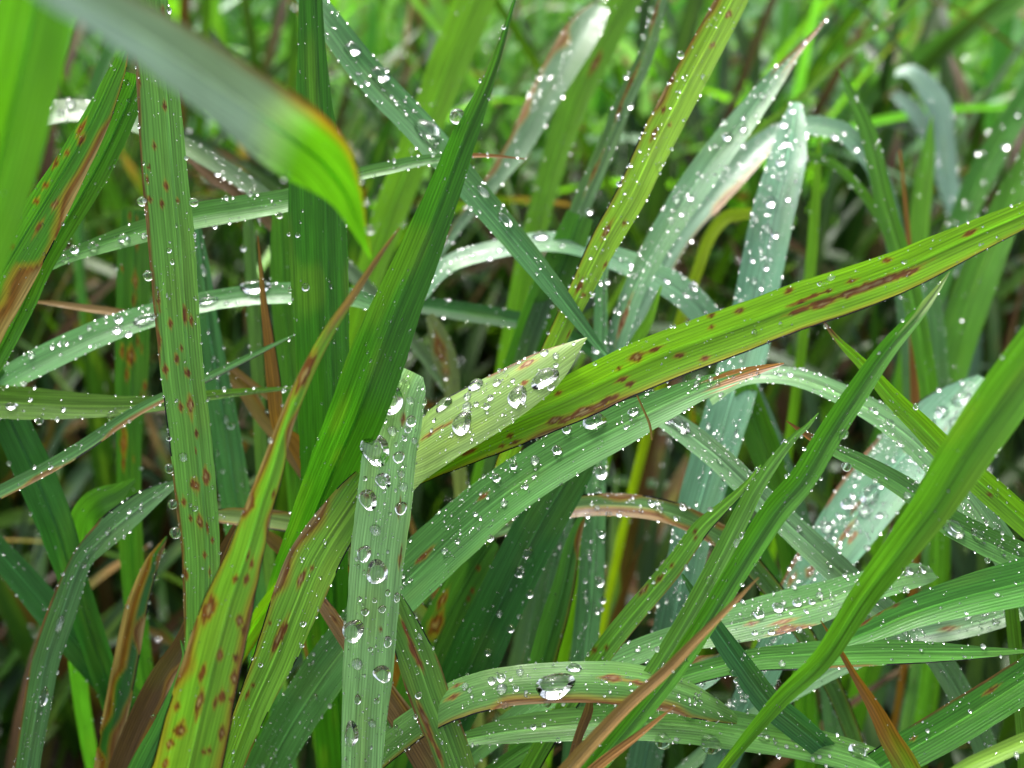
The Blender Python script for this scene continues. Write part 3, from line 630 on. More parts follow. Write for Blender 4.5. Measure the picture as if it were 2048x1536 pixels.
blade("PP", "wet twisted blade with glossy water films beside the dying brown-edged one",
      [(352, 966, 14), (300, 998, 42), (240, 1045, 58), (192, 1088, 50), (160, 1128, 42), (127, 1216, 54), (93, 1318, 54), (73, 1421, 52), (53, 1545, 48)], d=(.232, .23, .228, .226, .224), up=(.55, .5, .1, .15, .2), col=(.075, .19, .06), phrase="twisted glossy blade", dew=2.2, fold=.15, edge=[(-1, .2, .95, .08)], drops=[(120, 1245, 12, 2.2), (90, 1390, 12, 2.4), (214, 1062, 6), (260, 1020, 5)])
blade("PQ", "short green flap of leaf behind the twisted glossy blade",
      [(270, 958, 6), (235, 985, 40), (195, 1005, 56), (168, 1035, 50), (160, 1080, 40)], d=(.236, .238, .245), up=(.1,), col='g', phrase="short leaf flap", dew=.4, rib=0)
blade("QQ", "dying blade with curled brown margins and a green core in the shade",
      [(334, 1072, 3), (318, 1100, 18), (301, 1133, 30), (273, 1216, 44), (253, 1318, 48), (236, 1404, 48), (219, 1490, 45), (205, 1570, 42)], d=(.234, .236, .238), up=(0,), col='d', phrase="dying brown-edged blade", dew=.6, edge=[(-1, 0, 1.2, .6), (1, 0, 1.2, .6)], fold=.4, rib=0, beads=[(326, 1101, 6), (311, 1151, 8), (298, 1205, 4)])
blade("RR", "long dead brown blade leaning behind the yellowish spotted one",
      [(470, 1050, 8), (445, 1105, 22), (410, 1182, 30), (369, 1284, 40), (325, 1353, 48), (290, 1421, 50), (260, 1490, 50), (230, 1570, 48)], d=(.218, .222, .226), up=(.05,), col=(0.109, 0.058, 0.025), dry=True, phrase="long dead brown blade", dew=.1, rib=0, edge=[(1, 0, 1, .3)])
blade("SS", "young green shoot tucked between the dead brown and yellowish spotted blades",
      [(361, 1280, 2), (369, 1318, 12), (352, 1387, 28), (325, 1455, 40), (290, 1523, 50), (260, 1590, 54)], d=(.212, .214, .218), up=(.05,), col=(.06, .20, .05), phrase="tucked green shoot", dew=.3, rib=0)
blade("TT", "shaded dark blade sloping behind the twisted glossy one",
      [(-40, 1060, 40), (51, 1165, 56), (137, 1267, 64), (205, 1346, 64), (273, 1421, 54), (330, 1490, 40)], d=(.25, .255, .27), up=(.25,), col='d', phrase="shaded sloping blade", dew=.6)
blade("UU", "plain deep green blade with one brown scar behind the rusty-pointed one",
      [(1690, 1590, 54), (1740, 1550, 66), (1810, 1506, 74), (1890, 1460, 78), (1980, 1405, 78), (2080, 1340, 74), (2160, 1280, 66)], d=(.208, .206, .204), up=(.1,), col=(.05, .20, .018), root='a', tip='b', phrase="brown-scarred plain blade", dew=.8, edge=[(1, .2, .7, .05)], les=[(1985, 1380, 26, 8), (1825, 1480, 10, 6)], drops=[(1855, 1461, 5), (1940, 1420, 4)])
blade("VV", "blade with a long rusty orange withered point and green base",
      [(1641, 1241, 2), (1676, 1295, 9), (1710, 1353, 15), (1751, 1421, 29), (1779, 1476, 42), (1808, 1526, 50), (1845, 1600, 54)], d=(.187, .189, .192), up=(.05,), col=(.13, .27, .02), phrase="rusty-pointed blade", dew=.3, dead=.7, deadcol='o', fold=.35, rib=0)
blade("WW", "blurred straw-coloured dead tip leaning across the low arched blade",
      [(1517, 1155, 2), (1450, 1223, 12), (1382, 1291, 18), (1329, 1345, 21), (1261, 1405, 24), (1193, 1475, 28), (1135, 1540, 32), (1080, 1600, 32)], d=(.168, .17, .173), up=(.1,), col=(0.231, 0.134, 0.041), dry=True, phrase="straw-coloured dead tip", dew=.2, rib=0, fold=.4)
blade("XX", "small orange-brown dry tip below the blurred straw-coloured one",
      [(1348, 1413, 2), (1278, 1469, 13), (1227, 1507, 18), (1186, 1540, 21), (1120, 1600, 22)], d=(.178, .18), up=(.1,), col=(0.218, 0.106, 0.025), dry=True, phrase="small dry tip", dew=.2, rib=0)
blade("YY", "broad shaded blade with a pale midrib under the orange-tipped wet one",
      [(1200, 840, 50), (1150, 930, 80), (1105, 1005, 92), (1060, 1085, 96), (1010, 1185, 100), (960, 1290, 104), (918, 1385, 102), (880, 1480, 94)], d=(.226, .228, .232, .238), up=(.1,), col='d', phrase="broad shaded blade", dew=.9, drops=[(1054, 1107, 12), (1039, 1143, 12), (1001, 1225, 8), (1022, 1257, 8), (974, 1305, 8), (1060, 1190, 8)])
blade("ZZ", "dark blade with a yellow-brown blotch in the shade of the folded one",
      [(985, 1080, 34), (945, 1140, 66), (905, 1215, 84), (865, 1300, 88), (830, 1390, 80)], d=(.236, .24, .245), up=(.05,), col=(.06, .18, .025), phrase="blotched dark blade", dew=.4, les=[(885, 1200, 36, 14), (872, 1250, 50, 22), (958, 1135, 10, 8), (946, 1180, 10, 7), (935, 1200, 9, 7)])
blade("AB", "narrow shaded green blade beside the long vertical dewy one",
      [(1165, 1030, 14), (1145, 1090, 30), (1128, 1170, 44), (1104, 1255, 54), (1082, 1335, 54), (1060, 1420, 50)], d=(.238, .24, .245), up=(.1,), col=(.06, .19, .035), phrase="narrow shaded blade", dew=.6, edge=[(1, 0, .2, .5)])
blade("AC", "long vertical dewy blade seen above and below the ring-spotted one",
      [(1222, 440, 14), (1212, 500, 20), (1203, 560, 24), (1200, 700, 30), (1196, 898, 36), (1190, 1010, 43), (1182, 1165, 52), (1172, 1267, 53), (1164, 1350, 50)], d=(.262, .256, .248, .245), up=(.35,), col=(.075, .21, .07), tr=0.5, phrase="long vertical dewy blade", dew=2.4, ribv=.1,
      drops=[(1203, 944, 13), (1193, 700, 8), (1196, 983, 8), (1172, 1192, 9), (1199, 1165, 9), (1205, 1197, 7), (1194, 1221, 6), (1204, 1067, 8), (1170, 1160, 5), (1180, 1110, 4)])
blade("BC", "dark blue-green blade sloping steeply in front of the lesioned dewy one",
      [(1364, 1148, 5), (1395, 1200, 20), (1427, 1252, 36), (1485, 1336, 48), (1536, 1404, 54), (1587, 1448, 54), (1632, 1485, 48), (1680, 1530, 44)], d=(.203, .204, .21), up=(.1,), col=(.04, .15, .045), phrase="steep blue-green blade", dew=.9, drops=[(1466, 1365, 6), (1492, 1395, 5)], beads=[(1465, 1345, 7)])
blade("BA", "ragged frosted leaf end with a pink-brown margin beside the steep blue-green blade",
      [(1450, 1310, 16), (1430, 1335, 50), (1395, 1352, 66), (1350, 1375, 60), (1310, 1405, 50)], d=(.222, .226), up=(.7,), col=(0.104, 0.218, 0.130), tr=0.4, phrase="ragged frosted leaf end", dew=4, rib=0, edge=[(-1, 0, .5, .3)], les=[(1432, 1345, 30, 9)])
blade("BD", "pale lime blurred leaf end lying over the brown-scarred plain blade",
      [(2100, 1462, 26), (2048, 1484, 32), (1985, 1512, 32), (1930, 1538, 30), (1870, 1580, 28)], d=(.172, .174), up=(.2,), col=(.19, .36, .04), phrase="pale lime leaf end", dew=.3, rib=0)
blade("BE", "frosted pale blade with a small brown lesion below the grooved deep green one",
      [(2110, 1195, 40), (2048, 1215, 46), (1990, 1236, 48), (1920, 1256, 46), (1850, 1270, 40), (1790, 1290, 32)], d=(.22, .222, .226), up=(.7,), col=(0.125, 0.251, 0.118), tr=0.4, phrase="frosted pale blade", dew=3.2, les=[(1900, 1258, 28, 10)], drops=[(1990, 1247, 7), (1960, 1245, 4), (2010, 1225, 6)])
blade("BF", "thin upright green stem blade crossing the frosted pale one",
      [(2010, 1130, 20), (2020, 1190, 26), (2030, 1290, 26), (2040, 1400, 26), (2048, 1500, 26)], d=(.215, .22), up=(0,), col=(.09, .22, .02), phrase="thin upright stem blade", dew=.4, rib=0)
blade("J", "dull brown-lined narrow blade leaning beside the brown-blotched yellow-green one",
      [(1335, -40, 20), (1322, 0, 24), (1290, 113, 32), (1248, 205, 36), (1215, 290, 38), (1170, 393, 40), (1138, 478, 40), (1100, 570, 38)], d=(.275, .272, .268), up=(.2,), col=(.085, .18, .07), phrase="dull brown-lined narrow blade", dew=1.0, les=[(1310, 30, 60, 6), (1262, 165, 70, 5), (1240, 220, 50, 5), (1190, 340, 60, 5)], drops=[(1238, 232, 6), (1262, 210, 6), (1284, 74, 6), (1302, 22, 7), (1180, 420, 7)])
blade("K", "frosted white-green blade with a pinkish-brown margin, bent over at its top",
      [(1200, 12, 34), (1180, 42, 62), (1150, 92, 72), (1092, 190, 62), (1040, 290, 48), (988, 362, 34), (922, 445, 22), (870, 520, 18)], d=(.315, .308, .302, .298), up=(.75, .7, .4, .3), col=(0.104, 0.198, 0.099), tr=0.4, phrase="frosted bent-over blade", dew=1.6, edge=[(-1, .1, .95, .3)], fold=.1, rib=0)
blade("K2", "blurred translucent green blade behind the frosted bent-over one",
      [(1290, -60, 56), (1244, 10, 62), (1200, 90, 64), (1160, 170, 64), (1128, 260, 58), (1105, 330, 52), (1080, 420, 48)], d=(.345, .342, .338), up=(-.1,), col=(.12, .30, .02), phrase="blurred translucent blade", dew=.8, les=[(1190, 130, 40, 10)])
blade("M", "broad bright green blurred blade behind the diagonal blue-green one",
      [(985, -90, 70), (945, 15, 76), (900, 120, 78), (868, 205, 74), (830, 300, 70), (790, 400, 66), (755, 500, 60), (725, 600, 56)], d=(.34, .335, .33), up=(-.1,), col='k', phrase="broad blurred bright blade", dew=.5)
blade("N", "frosted blade with a curled tan tip, speckled with bright droplets",
      [(1656, 32, 2), (1632, 62, 8), (1594, 104, 16), (1553, 155, 36), (1509, 213, 50), (1461, 275, 60), (1410, 344, 62), (1362, 415, 60), (1310, 500, 52), (1265, 590, 46), (1230, 690, 42)], d=(.272, .268, .262, .257), up=(.6,), col=(0.104, 0.238, 0.112), tr=0.4, phrase="frosted curled-tip blade", dew=3.5, dead=.15, deadcol='t', fold=.12, les=[(1246, 640, 60, 9)],
      drops=[(1524, 190, 7), (1510, 191, 4), (1447, 248, 7), (1486, 260, 9), (1454, 273, 10), (1488, 234, 6), (1433, 290, 5), (1353, 395, 8), (1380, 398, 7), (1363, 427, 5), (1406, 349, 5), (1512, 229, 4)])
blade("O", "broad mint blade bent over at its top, with blurred bright droplets, behind the ring-spotted one",
      [(1592, 205, 20), (1588, 240, 46), (1580, 290, 66), (1568, 345, 78), (1545, 432, 82), (1522, 545, 84), (1496, 680, 86), (1462, 800, 90), (1425, 920, 90), (1395, 1020, 84), (1375, 1110, 76)], d=(.285, .275, .262, .25, .246), up=(.95, .85, .6, .35, .15), col=(0.099, 0.238, 0.136), tr=0.35, phrase="broad mint bent-over blade", dew=2.6, fold=.06,
      drops=[(1560, 325, 9), (1539, 376, 7), (1541, 403, 13), (1507, 437, 9), (1533, 458, 10), (1551, 468, 8), (1575, 395, 6), (1567, 249, 8), (1584, 222, 7), (1556, 354, 6), (1505, 518, 6), (1577, 287, 6), (1533, 534, 6), (1509, 560, 8), (1522, 575, 5)])
blade("O2", "frosty leaf end arching away from the broad mint bent-over blade",
      [(1560, 262, 24), (1620, 255, 36), (1680, 266, 36), (1720, 300, 38), (1752, 350, 40), (1775, 420, 40), (1795, 510, 38)], d=(.3, .3, .31), up=(.8, .7, .4), col=(0.104, 0.224, 0.124), tr=0.4, phrase="frosty arching leaf", dew=2.0, drops=[(1665, 276, 8), (1690, 268, 6)])
blade("P", "frosted pinkish-margined blade lying under the frosted curled-tip one",
      [(1575, 250, 24), (1530, 285, 44), (1480, 335, 58), (1425, 395, 58), (1375, 455, 48), (1330, 530, 42)], d=(.295, .29, .288), up=(.7,), col=(0.114, 0.224, 0.136), tr=0.35, phrase="frosted pink-margined blade", dew=1.8, edge=[(1, .05, .6, .25)], rib=0)
blade("Q", "dewy arching blade spanning behind the long dark pointed and yellow-green ones",
      [(845, 592, 24), (870, 556, 30), (910, 524, 34), (995, 500, 36), (1085, 486, 38), (1160, 494, 42), (1228, 520, 46), (1296, 548, 52), (1363, 588, 58), (1410, 635, 58), (1450, 700, 54)], d=(.262, .264, .266, .262), up=(.8,), col=(0.104, 0.238, 0.118), tr=0.4, phrase="dewy spanning arch blade", dew=3.4, fold=.1,
      drops=[(977, 519, 6), (1001, 500, 7), (914, 517, 5), (1078, 474, 13, 1.6), (945, 510, 6), (1240, 520, 5), (1330, 560, 6), (1370, 590, 6), (1390, 575, 9), (1260, 530, 5)])
blade("AE", "far frosted white blade arching over in the blurred background",
      [(1790, 150, 14), (1822, 148, 26), (1856, 182, 40), (1878, 224, 46), (1886, 290, 44), (1893, 359, 42), (1912, 430, 34)], d=(.46, .45, .44), up=(.9, .8, .5), col=(0.114, 0.211, 0.149), tr=0.3, phrase="far frosted arching blade", dew=2.5, rib=0)
blade("AE2", "short far frosted blade beside the arching frosted one in the blur",
      [(1786, 188, 16), (1822, 220, 28), (1850, 262, 30), (1880, 320, 26)], d=(.47, .46), up=(.9,), col=(0.114, 0.211, 0.149), tr=0.3, phrase="short far frosted blade", dew=2, rib=0)
blade("AF", "pointed green blade rising from the tangle behind the ring-spotted one",
      [(1678, 136, 2), (1710, 205, 22), (1738, 273, 33), (1755, 342, 34), (1775, 427, 36), (1800, 510, 38), (1825, 600, 38)], d=(.28, .278, .28), up=(.05,), col=(.09, .26, .03), phrase="pointed rising green blade", dew=.8)
blade("AG", "short pointed bright blade before the far frosted arching one",
      [(1864, 232, 2), (1856, 305, 26), (1846, 376, 36), (1838, 461, 38), (1832, 560, 38)], d=(.35, .35), up=(-.05,), col=(.10, .28, .02), phrase="short pointed bright blade", dew=.3)
blade("AH", "long thin green flower stem slanting through the blurred background",
      [(1930, -90, 16), (1812, 15, 15), (1690, 110, 14), (1588, 206, 13), (1528, 252, 12), (1440, 330, 12)], d=(.33, .33, .34), up=(.1,), col=(.13, .27, .03), phrase="long thin slanting stem", dew=.6, rib=0)
blade("AI", "far blurred green blade slanting down towards the pointed rising green one",
      [(2100, -60, 50), (2030, 0, 50), (1930, 62, 46), (1830, 124, 42), (1740, 192, 34), (1660, 260, 28)], d=(.6, .6), up=(.1,), col=(.09, .25, .03), phrase="far slanting blade", dew=0, rib=0)
blade("AJ", "dark green blade with a beaded margin behind the short pointed bright one",
      [(2110, 110, 36), (2062, 182, 44), (2012, 262, 50), (1967, 342, 54), (1930, 425, 50), (1890, 530, 46)], d=(.38, .38), up=(.1,), col=(.06, .20, .03), phrase="bead-margined dark blade", dew=1.2, drops=[(2036, 226, 8), (2012, 290, 7), (1965, 365, 7), (1940, 410, 7)])
blade("AK", "small bright yellow arching blade in the shade behind the frosted pinkish-margined one",
      [(1520, 424, 12), (1495, 427, 22), (1450, 436, 26), (1418, 478, 24), (1395, 540, 22)], d=(.31, .31), up=(.2,), col=(.26, .38, .01), phrase="bright yellow arching blade", dew=.2, rib=0)
blade("AL", "thin bright upright blade beside the broad mint one",
      [(1640, 260, 4), (1635, 330, 13), (1630, 420, 19), (1622, 520, 20), (1612, 620, 20)], d=(.31, .31), up=(-.1,), col='k', phrase="thin bright upright blade", dew=.2, rib=0)
blade("AM", "dark thin blade arching down beside the broad mint one",
      [(1600, 300, 8), (1616, 310, 15), (1672, 332, 17), (1724, 384, 19), (1765, 446, 18), (1800, 530, 17)], d=(.29, .292), up=(.2,), col=(.08, .22, .02), phrase="thin dark arching blade", dew=.8, rib=0, drops=[(1694, 380, 6), (1650, 318, 6)])
blade("AN", "pale frosted blade lying level behind the brown-striped spotted one",
      [(-40, 250, 44), (58, 237, 48), (143, 226, 44), (225, 234, 40), (300, 262, 34)], d=(.262, .265), up=(.7,), col=(0.120, 0.204, 0.091), root='b', tr=0.4, phrase="pale frosted level blade", dew=2.5, drops=[(143, 208, 10), (72, 232, 10), (122, 226, 9), (98, 214, 6), (72, 252, 6)])
blade("AP", "pinkish-brown withered strip slanting behind the dark-spotted upright blade",
      [(330, 280, 14), (372, 308, 19), (427, 355, 24), (472, 385, 23), (547, 457, 18), (580, 510, 14)], d=(.27, .272), up=(.4,), col=(0.177, 0.102, 0.050), dry=True, phrase="withered slanting strip", dew=1.0, rib=0)
blade("AQ1", "blue-green dewy blade rising close behind the dark-spotted upright one",
      [(392, 440, 12), (402, 520, 28), (414, 630, 40), (432, 750, 50), (452, 870, 58), (472, 1000, 62)], d=(.25, .25, .255), up=(.25,), col=(.06, .19, .075), phrase="blue-green dewy blade", dew=1.5, drops=[(408, 543, 9, 1.6), (452, 840, 9), (463, 855, 7), (445, 945, 6)])
blade("AQ2", "narrow pale stem blade behind the dry orange spike",
      [(494, 400, 12), (498, 470, 23), (506, 620, 26), (516, 760, 26), (522, 900, 25)], d=(.262, .265), up=(.1,), col=(.10, .21, .06), phrase="narrow pale stem blade", dew=.5, rib=0)
blade("AQ3", "shaded wide blade with brown flecks behind the brown-margined slender one",
      [(268, 420, 44), (267, 520, 62), (266, 640, 64), (263, 760, 62), (258, 900, 48)], d=(.262, .265, .27), up=(.05,), col=(.045, .15, .02), phrase="shaded flecked wide blade", dew=.3, spots=22, spot_size=.9)
blade("AQ4", "shaded mid green blade half hidden behind the broad dark upright one",
      [(560, 420, 30), (565, 500, 48), (570, 620, 50), (582, 760, 46), (590, 900, 44)], d=(.255, .26), up=(0,), col=(.07, .22, .02), phrase="half hidden mid green blade", dew=.3)
blade("AR", "curled brown-blotched wet leaf in the gap beside the long dark pointed blade",
      [(858, 630, 16), (872, 660, 34), (886, 708, 48), (900, 752, 38), (905, 800, 30)], d=(.272, .275), up=(.4,), col=(.16, .20, .10), phrase="curled brown-blotched leaf", dew=2.2, rib=0, les=[(880, 700, 50, 18), (893, 745, 20, 12)])
blade("AS", "shaded blade lying level under the dewy spanning arch",
      [(800, 603, 26), (841, 611, 32), (936, 626, 36), (1049, 644, 34), (1120, 664, 30), (1180, 700, 28)], d=(.275, .275), up=(.5,), col='d', phrase="shaded level blade", dew=.6)
blade("AT", "broad shaded upright blade behind the brown-blotched yellow-green one",
      [(1160, 430, 56), (1126, 522, 74), (1092, 608, 80), (1058, 695, 76), (1025, 790, 70)], d=(.265, .268, .275), up=(0,), col=(.05, .17, .02), phrase="broad shaded upright blade", dew=.5, les=[(1118, 610, 12, 8)])
blade("AU", "small bright pointed shoot beside the long vertical dewy blade",
      [(1323, 571, 3), (1297, 642, 19), (1270, 690, 26), (1250, 760, 28)], d=(.258, .258), up=(0,), col='k', phrase="small bright shoot", dew=.3, rib=0)
blade("AY", "green blade in the gap between the broad mint and the dew-coated arching blades",
      [(1490, 770, 44), (1505, 830, 58), (1530, 900, 62), (1552, 970, 54), (1570, 1050, 48)], d=(.252, .258), up=(0,), col=(.07, .22, .02), phrase="green blade in the gap", dew=.4)
blade("AD1", "tall blurred green blade standing behind the folded yellow-tipped one's tip",
      [(2050, 330, 40), (2012, 420, 62), (1955, 560, 74), (1908, 700, 74), (1880, 820, 64)], d=(.325, .325), up=(-.05,), col=(.08, .24, .02), phrase="tall blurred green blade", dew=.5)
blade("AD2", "pale blurred upright blade beside the tan stem behind the ring-spotted one",
      [(1842, 500, 30), (1848, 560, 46), (1856, 650, 58), (1868, 760, 56), (1875, 860, 50)], d=(.32, .32), up=(.2,), col=(.10, .24, .09), phrase="pale blurred upright blade", dew=1.2)
blade("AD3", "thin tan upright stem behind the ring-spotted blade",
      [(1800, 300, 4), (1812, 420, 8), (1823, 556, 11), (1826, 676, 15), (1830, 795, 17), (1835, 880, 17)], d=(.3, .3), up=(0,), col='o', dry=True, phrase="thin tan upright stem", dew=.2, rib=0)
blade("AV", "hair-thin straw poking out below the ring-spotted blade",
      [(1270, 782, 3), (1285, 815, 4), (1299, 848, 5), (1304, 880, 4)], d=(.2, .202), up=(0,), col='t', root=None, dry=True, phrase="hair-thin straw", dew=0, rib=0)
blade("LM", "crumpled tan dead leaf in the shade beside the dry orange spike",
      [(400, 690, 10), (440, 730, 26), (490, 780, 32), (520, 830, 28), (560, 880, 26)], d=(.252, .258), up=(.3,), col='t', dry=True, phrase="crumpled tan dead leaf", dew=.2, rib=0, edge=[(1, .2, .9, .3)])
blade("LN", "pale cut end of a blade crossing behind the yellowish spotted one",
      [(425, 1032, 24), (470, 1034, 36), (540, 1040, 40), (600, 1052, 40), (650, 1080, 36)], d=(.23, .236), up=(.4,), col=(.17, .26, .07), phrase="pale crossing blade end", dew=.6, rib=0, edge=[(-1, 0, 1, .25), (1, 0, .8, .2)])
blade("LO", "curled tan leaf scrap hanging under the pale crossing blade end",
      [(520, 1060, 8), (545, 1080, 28), (568, 1105, 24), (578, 1135, 10), (585, 1170, 8)], d=(.236, .24), up=(.1,), col=(0.245, 0.141, 0.050), dry=True, phrase="curled tan leaf scrap", dew=.2, rib=0)
blade("LP", "crooked brown straw hanging below the low arched blade",
      [(1180, 1400, 12), (1176, 1425, 20), (1160, 1465, 18), (1148, 1505, 18), (1135, 1560, 16)], d=(.207, .21), up=(0,), col=(0.177, 0.090, 0.033), dry=True, phrase="crooked brown straw", dew=.2, rib=0)

# ---- the rest of the sward: blades rooted in the soil, kept behind the blades above
DMIN_Y = [-300, 0, 400, 768, 1536, 1800]
DMIN_D = [.37, .36, .315, .305, .33, .33]
frng = np.random.default_rng(21)

def arc(root, az, lean, length, bend, n):
    """centre line of a blade that leaves the soil at `lean` from vertical and bends over by `bend`"""
    t = np.linspace(0, 1, n)
    ang = lean + bend * t ** 1.6
    h = np.array([math.sin(az), math.cos(az), 0])
    T = np.sin(ang)[:, None] * h + np.cos(ang)[:, None] * ZUP
    side = np.array([h[1], -h[0], 0])
    X = np.vstack([[0, 0, 0], np.cumsum((T[1:] + T[:-1]) / 2, axis=0)]) * (length / (n - 1))
    X = root + X
    return X, T, side

def too_near(X):
    px, py, d = proj(X)
    inframe = (px > -260) & (px < 2310) & (py > -260) & (py < 1800) & (d > 0)
    bad = inframe & (d < np.interp(py, DMIN_Y, DMIN_D))
    close = np.linalg.norm(X - C0, axis=1) < .16
    return bad.any() or close.any() or X[:, 2].min() < -.02

cands = []
def scatter(cnt, xr, yr, lens, wid):
    made = 0; tries = 0
    while made < cnt and tries < cnt * 6:
        tries += 1
        r = np.array([frng.uniform(*xr), frng.uniform(*yr), -.006])
        az = frng.uniform(0, 2 * math.pi)
        if frng.random() < .35: az = frng.normal(.5, .6)
        ln = frng.uniform(*lens); be = abs(frng.normal(.7, .7)); le = abs(frng.normal(.22, .2))
        if frng.random() < .3: be = frng.uniform(1.2, 2.3)
        X = None
        for q in range(4):
            X, T, side = arc(r, az, le, ln, be, 14)
            if not too_near(X): break
            ln *= .8; X = None
        if X is None or ln < .07: continue
        w = frng.uniform(*wid)
        px, py, d = proj(X)
        inn = (px > 0) & (px < 2048) & (py > 0) & (py < 1536) & (d > 0)
        show = (inn * w * F_PX / np.maximum(d, .1)).sum() / 14 * (ln / max(d.mean(), .1)) if inn.any() else 0
        cands.append((show, r, az, le, ln, be, w, d.min(), float(frng.random()), float(frng.random())))
        made += 1
scatter(2400, (-.5, .5), (.05, .68), (.10, .25), (.0050, .0105))
scatter(700, (-.7, .7), (-.4, .15), (.18, .34), (.0060, .0105))
scatter(3200, (-1.0, 1.0), (.48, 1.6), (.20, .40), (.0062, .0125))
scatter(1500, (-1.7, 1.7), (-.5, 2.6), (.18, .32), (.0050, .0095))
cands.sort(key=lambda q: -q[0])

def ribbon(c, n, m):
    _, r, az, le, ln, be, w, dmin, u1, u2 = c
    X, T, side = arc(r, az, le, ln, be, n)
    tw = (u1 - .5) * 2.2 * np.linspace(0, 1, n)
    N0 = np.cross(side, T); N0 = nrm(N0)
    Bv = side[None] * np.cos(tw)[:, None] + N0 * np.sin(tw)[:, None]
    N = nrm(np.cross(Bv, T))
    N = N * np.sign((N @ ZUP) + 1e-6)[:, None]
    t = np.linspace(0, 1, n)
    hw = .5 * w * np.clip(.55 + 1.2 * t, 0, 1) * np.sqrt(np.clip(1 - ((t - .35) / .65).clip(0) ** 1.8, .0008, 1))
    X = X + side * (np.sin(t * 3.0 + u2 * 6) * .012 * ln / .25)[:, None] * t[:, None]
    v = np.linspace(-1, 1, m)[None]
    G = X[:, None] + Bv[:, None] * (v * hw[:, None])[..., None] + N[:, None] * ((.28 * np.abs(v) + .06) * hw[:, None])[..., None]
    return G, N, T, t * ln * 1000, hw * 1000, v

def filler_col(c):
    u = c[8] * 7.3 % 1
    far = 1.6 if c[1][1] > .62 else .30  # shade put into near blades' colour to darken the gaps; far ones brighter
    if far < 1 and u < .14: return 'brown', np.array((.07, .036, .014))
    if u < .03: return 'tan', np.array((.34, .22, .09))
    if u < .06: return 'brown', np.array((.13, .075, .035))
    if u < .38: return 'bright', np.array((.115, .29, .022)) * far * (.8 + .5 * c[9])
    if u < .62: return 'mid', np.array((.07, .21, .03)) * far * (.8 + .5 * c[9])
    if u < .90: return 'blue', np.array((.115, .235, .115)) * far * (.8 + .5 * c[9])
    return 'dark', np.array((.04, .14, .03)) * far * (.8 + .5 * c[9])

LAB = {'tan': "straw-coloured dead blade", 'brown': "dead dark brown blade", 'bright': "bright yellowish green blade", 'mid': "plain mid green blade",
       'blue': "pale blue-green blade", 'dark': "dark green blade"}
ZONE = {0: "shaded", 1: "soft-focus", 2: "far blurred"}
HK = [k for k in BLADES if k != "A2"]
def stands_behind(x, y, d):
    """phrase of the traced blade nearest in front of that spot"""
    best = min(HK, key=lambda k: np.min(np.hypot(BLADES[k][3][:, 0] - x, BLADES[k][3][:, 1] - y) + 4000 * np.maximum(0, BLADES[k][3][:, 2] - d)))
    return BLADES[best][2]
N_SINGLE = 200
sv, sf_, sc_, su = [], [], [], []
off = 0
far_dew = []
for i, c in enumerate(cands):
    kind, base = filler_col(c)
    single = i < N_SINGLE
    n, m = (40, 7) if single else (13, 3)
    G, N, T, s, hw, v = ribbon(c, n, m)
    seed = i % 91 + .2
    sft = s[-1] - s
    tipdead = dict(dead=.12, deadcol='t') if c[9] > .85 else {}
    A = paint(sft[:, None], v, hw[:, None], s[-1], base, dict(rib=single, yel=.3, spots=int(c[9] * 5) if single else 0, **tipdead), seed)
    uv = np.stack([np.broadcast_to(sft[:, None], (n, m)), v * hw[:, None]], -1).reshape(-1, 2)
    if single:
        rt = G[0, m // 2]
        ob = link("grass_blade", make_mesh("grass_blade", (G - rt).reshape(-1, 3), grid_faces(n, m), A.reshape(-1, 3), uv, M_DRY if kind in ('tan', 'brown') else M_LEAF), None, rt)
        px, py, dp = proj(G[:, m // 2])
        inn = (px > 0) & (px < 2048) & (py > 0) & (py < 1536)
        dm = np.median(dp[inn]) if inn.any() else .5
        z = 0 if dm < .40 else (1 if dm < .56 else 2)
        mid = np.flatnonzero(inn)[len(np.flatnonzero(inn)) // 2] if inn.any() else n // 2
        lb = ZONE[z] + " " + LAB[kind] + " behind the " + stands_behind(px[mid], py[mid], dp[mid])
        tag(ob, lb, "grass", lb.replace(" blade behind", " blades behind"))
    else:
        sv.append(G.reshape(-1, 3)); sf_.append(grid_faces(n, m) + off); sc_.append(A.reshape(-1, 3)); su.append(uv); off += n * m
    # droplets that sparkle in the blur
    px, py, dp = proj(G)
    ok = (px > 0) & (px < 2048) & (py > 0) & (py < 1536) & (dp > .2) & (dp < 1.1) & (np.abs(N @ ZUP) > .3)[:, None]
    if ok.any() and c[8] > .3 and len(far_dew) < 900:
        idx = np.flatnonzero(ok.ravel()); k = min(len(idx), int(frng.integers(2, 12)))
        pick = frng.choice(idx, k)
        a, b = np.divmod(pick, m)
        a2 = np.clip(a + 1, 0, n - 1); f = frng.random((k, 1))
        far_dew.append(1)
        DEW.append((G[a, b] + (G[a2, b] - G[a, b]) * f, N[a], np.clip(np.exp(frng.normal(math.log(.0006), .45, k)), .0003, .0014)))
grass = link("grass", make_mesh("grass", np.vstack(sv), np.vstack(sf_), np.vstack(sc_), np.vstack(su), M_LEAF))
tag(grass, "dense mass of grass blades filling the sward behind and below", "grass", kind="stuff")

